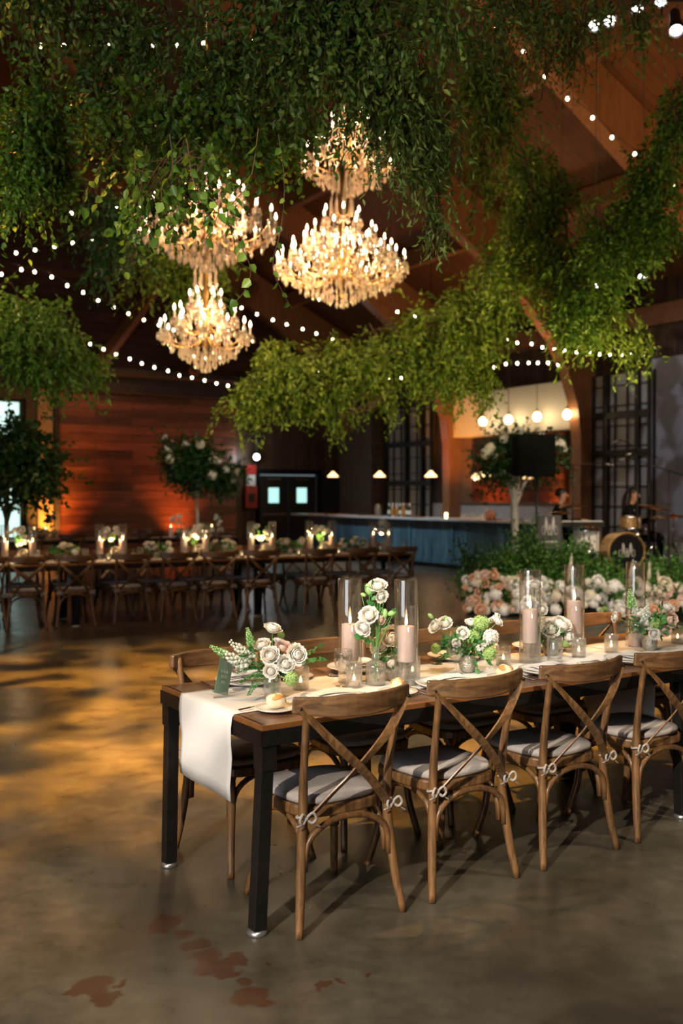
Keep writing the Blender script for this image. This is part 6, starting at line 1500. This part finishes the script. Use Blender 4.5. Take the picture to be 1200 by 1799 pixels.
micstand(1140, 16.0, 1.85, (-.45, .22), 'microphone stand with boom rising behind the drummer')
# stage monitor and instrument table
m = MB(); m.box((0, 0, .32), (.9, .35, .10)); kb = empty('keyboard_stand', SP(1003, 15.9), 0, 'dark electric keyboard on a stand beside the seated man', 'keyboard'); m = MB(); m.box((0, 0, .72), (1.0, .32, .09)); m.build('keyboard_body', MT['black'], kb, bevel=.01)
m = MB(); m.tube([(-.35, 0, .68), (.35, 0, .01)], .016, 6); m.tube([(.35, 0, .68), (-.35, 0, .01)], .016, 6); m.build('crossed_legs', MT['chrome'], kb)
m = MB()
for k in range(30): m.box((-.46 + k * .0315, -.10, .77), (.029, .12, .012))
m.build('white_keys', MT['petal'], kb)

# ---- seated musicians
def person(loc, rz, label, long_hair, arms):
    """seated figure: one continuous skinned body, clothes and hair as children; origin on the floor under the seat"""
    r = empty('person', loc, rz, label, 'person')
    V = []; E_ = []; Rd = []
    def v(p, rd): V.append(p); Rd.append(rd); return len(V) - 1
    def ch(i, pts):
        for p, rd in pts: j = v(p, rd); E_.append((i, j)); i = j
        return i
    pel = v((0, 0, .52), .115); ab = ch(pel, [((0, .01, .66), .115)]); chs = ch(ab, [((0, .015, .82), .135), ((0, .01, .94), .125)])
    nk = ch(chs, [((0, .015, 1.01), .052), ((0, .022, 1.055), .044)])
    hd_ = ch(nk, [((0, .060, 1.115), .062), ((0, .048, 1.165), .084), ((0, .040, 1.225), .090), ((0, .032, 1.27), .062)])
    for s_ in (-1, 1):
        sh_ = ch(chs, [((s_ * .16, .01, .96), .062)]); A_ = arms[0 if s_ < 0 else 1]
        el = ch(sh_, [(((s_ * .19 + A_[0][0]) / 2, A_[0][1] / 2, (.96 + A_[0][2]) / 2), .050), (A_[0], .042)])
        wr = ch(el, [(tuple((A_[0][k] + A_[1][k]) / 2 for k in range(3)), .037), (A_[1], .026)])
        d = (Vector(A_[1]) - Vector(A_[0])).normalized(); sd = d.cross(Vector((0, 0, 1))).normalized(); pm = ch(wr, [(tuple(Vector(A_[1]) + d * .05), .030)])
        for k in range(4):
            off = sd * (.024 * (k - 1.5)); L = (.066, .078, .074, .056)[k]; b = Vector(A_[1]) + d * .085 + off
            ch(pm, [(tuple(b), .0095), (tuple(b + d * L * .5 + Vector((0, 0, -.010))), .0085), (tuple(b + d * L * .8 + Vector((0, 0, -.035))), .0075)])
        ch(wr, [(tuple(Vector(A_[1]) + d * .03 + sd * s_ * -.035), .011), (tuple(Vector(A_[1]) + d * .07 + sd * s_ * -.055), .009)])
        ch(pel, [((s_ * .10, .05, .50), .095), ((s_ * .15, .26, .50), .080), ((s_ * .17, .45, .49), .062), ((s_ * .17, .44, .28), .052), ((s_ * .17, .43, .09), .040), ((s_ * .17, .50, .045), .038), ((s_ * .18, .60, .03), .030)])
    me = bpy.data.meshes.new('body'); me.from_pydata(V, E_, []); me.update(); me.materials.append(MT['skin'])
    o = link('body', me, r); md = o.modifiers.new('skin', 'SKIN'); sv = me.skin_vertices[0].data
    for i, rd in enumerate(Rd): sv[i].radius = (rd, rd * (.85 if i < 4 else 1))
    sv[0].use_root = True; md.use_smooth_shade = True
    s2 = o.modifiers.new('sub', 'SUBSURF'); s2.levels = 1; s2.render_levels = 1
    # face: nose, mouth, eyes, ears belong to the head
    m = MB(); m.tube([(0, .128, 1.205), (0, .150, 1.165), (0, .130, 1.155)], [.008, .014, .010], 6)
    for s_ in (-1, 1): m.ball((s_ * .084, .04, 1.19), .022, 8, 6, (.4, .8, 1.2))
    m.build('nose_and_ears', MT['skin'], r)
    m = MB()
    for s_ in (-1, 1): m.ball((s_ * .031, .124, 1.202), .010, 8, 6, (1.3, .6, .6))
    m.build('eye', MT['hair'], r); m = MB(); m.ball((0, .124, 1.128), .020, 8, 5, (1.2, .5, .3)); m.build('mouth', MT['redbox'], r)
    # hair
    m = MB(); vs = []
    n_, k_ = 20, 9
    for i in range(k_ + 1):
        a = PI * .66 * i / k_
        for j in range(n_):
            q = 2 * PI * j / n_; fr = max(0, math.sin(q)); aa = a * (1 - .52 * fr)
            vs.append((math.sin(aa) * math.cos(q) * .092, .032 + math.sin(aa) * math.sin(q) * .100, 1.212 + math.cos(aa) * .098))
    m.add(vs, [(i * n_ + j, i * n_ + (j + 1) % n_, (i + 1) * n_ + (j + 1) % n_, (i + 1) * n_ + j) for i in range(k_) for j in range(n_)], True)
    if long_hair: m.tube(spline([(0, -.03, 1.22), (0, -.075, 1.12), (0, -.09, .98), (0, -.10, .84)], 5), [.09] * 5 + [.095] * 5 + [.08] * 5 + [.03], 12, flat=.7); m.tube(spline([(-.07, -.035, 1.2), (-.085, -.045, 1.08), (-.09, -.04, .95)], 4), [.04] * 8 + [.02], 8); m.tube(spline([(.07, -.035, 1.2), (.085, -.045, 1.08), (.09, -.04, .95)], 4), [.04] * 8 + [.02], 8)
    m.build('hair', MT['hair'], r)
    # jacket and trousers: close-fitting tubes over the body
    m = MB(); m.tube([(0, 0, .47), (0, .008, .60), (0, .014, .76), (0, .012, .90), (0, .012, .985), (0, .016, 1.035)], [.15, .145, .165, .180, .125, .064], 20, flat=.74, up=(0, 1, 0))
    for s_ in (-1, 1):
        A_ = arms[0 if s_ < 0 else 1]; m.tube(spline([(s_ * .10, .01, .955), (s_ * .175, .01, .945), ((s_ * .19 + A_[0][0]) / 2, A_[0][1] / 2, (.96 + A_[0][2]) / 2), A_[0], tuple((A_[0][k] * .45 + A_[1][k] * .55) for k in range(3)), tuple((A_[0][k] * .08 + A_[1][k] * .92) for k in range(3))], 3), [.070, .074, .074, .070, .066, .062, .060, .058, .057, .056, .052, .048, .044, .042, .040, .038], 12)
    m.build('jacket', MT['suit'], r)
    m = MB()
    for s_ in (-1, 1): m.tube(spline([(s_ * .06, .0, .51), (s_ * .12, .12, .51), (s_ * .16, .36, .505), (s_ * .17, .45, .46), (s_ * .17, .44, .28), (s_ * .17, .43, .10)], 3), [.11, .108, .105, .10, .095, .09, .086, .082, .076, .074, .070, .068, .064, .062, .060, .058], 12)
    m.build('trousers', MT['suit'], r)
    m = MB()
    for s_ in (-1, 1): m.ball((s_ * .175, .52, .045), .06, 10, 6, (.75, 1.9, .75))
    m.build('shoe', MT['black'], r)
    return r
def stool(loc, label):
    r = empty('drum_throne', loc, 0, label, 'stool'); m = MB(); m.lathe([(0, .37), (.15, .37), (.165, .39), (.16, .43), (0, .435)], 20); m.build('seat_pad', MT['suit'], r); m = MB(); m.tube([(0, 0, .38), (0, 0, .1)], .02, 8)
    for k in range(3): a = 2 * PI * k / 3; m.tube([(0, 0, .2), (math.cos(a) * .22, math.sin(a) * .22, .01)], .012, 6)
    m.build('tripod', MT['chrome'], r)
stool(SP(982, 16.4), 'round black stool under the seated man in black'); stool(SP(1108, 16.5), 'round black stool under the seated drummer')
person(SP(982, 16.4), R_(-98), 'person with short dark hair in a black jacket seated facing right behind the placard', False, [((-.25, .12, .72), (-.16, .36, .76)), ((.25, .12, .72), (.16, .36, .76))])
person(SP(1108, 16.5), R_(-115), 'person with long dark hair in black seated in profile behind the drum kit', True, [((-.25, .10, .72), (-.14, .34, .80)), ((.25, .10, .72), (.14, .34, .80))])

# ---- flower bank in front of the stage
def bank(px, py, Y, w_, h_, label, nb, mats, nleaf, base_h=.2, seed=0, leafm='moss', flowers=True, hlo=.1):
    rd = random.Random(seed); q = P(px, py, Y); q.z = 0; r = empty('flower_bank', q, 0, label, 'flower arrangement', 'flower bank in front of the stage')
    Pa, Da = [], []
    blobs = [(rd.uniform(-w_ * .4, w_ * .4), rd.uniform(-.12, .12), h_ * rd.uniform(.2, .6), w_ * .28, .25, h_ * .35) for _ in range(5)]
    pts, ld, S, d, Lg = twigs(blobs, nleaf // 10, .22, 10, -.7, .7); ok = pts[:, 2] > .01
    me = leaves_mesh('foliage', pts[ok], ld[ok], .045 * (.6 + .8 * rng.random(ok.sum())), .013 * (.6 + .8 * rng.random(ok.sum())), MT[leafm]); link('foliage', me, r)
    m = MB()
    for i in range(24): x = rd.uniform(-w_ * .45, w_ * .45); m.tube([(x * .7, rd.uniform(-.1, .1), 0), (x, rd.uniform(-.15, .15), h_ * rd.uniform(.5, .9))], .005, 4)
    m.build('stems', MT['stem'], r)
    m = MB(); m.box((0, .05, .05), (w_ * .8, .3, .10)); m.build('planter_tray', MT['black'], r)
    for i in range(nb):
        k = rd.choice(mats); x = rd.uniform(-w_ / 2, w_ / 2); z = hlo + rd.random() * (h_ - hlo) * (1 - .5 * abs(x) / w_)
        put(k[0], k[1], r, Vector((x, -.24 - rd.random() * .12 + .25 * (z / h_), z)), (rd.uniform(-.4, .4), -1, .6), k[2] * rd.uniform(.45, 1.15))
    return r
PB = bloom_mesh('peach_rose', MT['peach'], .045, 5, .6, 31)
SNB = snap_mesh('delphinium', MT['cream'], .34, 17)
wh = [(HYD, 'hydrangea', 1.5), (HYDC, 'cream_hydrangea', 1.4), (PEONYW, 'white_peony', 1.6)]; pe = [(PB, 'peach_rose', 1.4), (HYDC, 'cream_hydrangea', 1.2), (BLUSH, 'blush_rose', 2.0)]
bank(868, 1050, 13.2, .85, .62, 'leftmost mound of the flower bank, peach roses and cream hydrangeas', 58, wh + pe + pe + pe, 900, seed=1, hlo=.08)
bank(950, 1055, 13.1, .75, .50, 'flower bank mound of white hydrangeas right of the peach roses, behind the third hurricane', 48, wh, 800, seed=2)
bank(1040, 1055, 13.0, .80, .50, 'green and white flower bank mound behind the fourth hurricane', 34, wh + [(VIB, 'viburnum', 1.5)], 1300, seed=3)
bank(1115, 1050, 12.8, .70, .55, 'flower bank mound with upright pale spikes below the bass drum', 30, wh + [(PEONYW, 'white_peony', 1.5)], 900, seed=4)
b5 = bank(1180, 1050, 12.6, .60, .50, 'rightmost mound of the flower bank, large peach and blush blooms', 40, pe + [(PEONY, 'blush_peony', 1.8)], 500, seed=5)
for (px, py, Y) in ((1000, 985, 13.4), (1105, 995, 13.2), (1140, 1000, 13.0), (1160, 1010, 13.0)):
    q = P(px, py, Y); r = empty('pale_flower_spike', Vector((q.x, q.y, 0)), 0, {1000: 'tall pale flower spike left of the bass drum', 1105: 'tall pale flower spike just below the bass drum', 1140: 'tall pale flower spike right of the bass drum', 1160: 'tall pale flower spike nearest the right edge'}[px], 'flower')
    put(SNB, 'flower_spike', r, Vector((0, 0, q.z - .28)), (random.uniform(-.2, .2), 0, 1), 1.15); m = MB(); m.tube([(0, 0, 0), (0, 0, q.z - .2)], .006, 5); m.build('stem', MT['stem'], r)
# leafy mound climbing to the placard
def shrub(px, Y, blobs, n, label, mat='moss'):
    q = P(px, 868, Y); q.z = 0; r = empty('leafy_shrub', q, 0, label, 'shrub', 'leafy shrubs around the stage')
    pts, ld, S, d, Lg = twigs(blobs, n, .26, 10, -.6, .7); ok = pts[:, 2] > .01
    me = leaves_mesh('foliage', pts[ok], ld[ok], .05 * (.6 + .8 * rng.random(ok.sum())), .014 * (.6 + .8 * rng.random(ok.sum())), MT[mat]); link('foliage', me, r)
    m = MB()
    for b in blobs:
        for k in range(4): m.tube([(b[0] * .5, 0, 0), (b[0] + random.uniform(-.1, .1), b[1], b[2] + b[5] * .5)], .006, 4)
    m.build('woody_stems', MT['twig'], r)
shrub(885, 13.9, [(0, 0, .38, .28, .25, .24), (-.2, 0, .5, .13, .15, .16), (.1, 0, .55, .13, .15, .18)], 240, 'bright green shrub above the peach roses at the left of the bank')
shrub(935, 14.0, [(0, 0, .42, .33, .25, .26), (-.12, 0, .78, .14, .12, .22), (.2, 0, .4, .2, .2, .2)], 300, 'bright green shrub at the foot of the pale trunked tree')
shrub(1000, 14.1, [(0, 0, .40, .33, .25, .24), (.1, 0, .62, .13, .15, .16), (-.2, 0, .5, .2, .2, .16)], 260, 'bright green shrub in front of the placard and seated man')
shrub(1050, 14.0, [(0, 0, .3, .35, .25, .2)], 160, 'low green shrub left of the bass drum')
shrub(838, 13.5, [(0, 0, .30, .2, .2, .25), (-.1, 0, .6, .1, .1, .15)], 120, 'dark wispy shrub at the far left end of the flower bank', 'leafdark')
shrub(1180, 13.6, [(0, 0, .4, .35, .25, .2)], 140, 'green shrub right of the bass drum at the right edge')
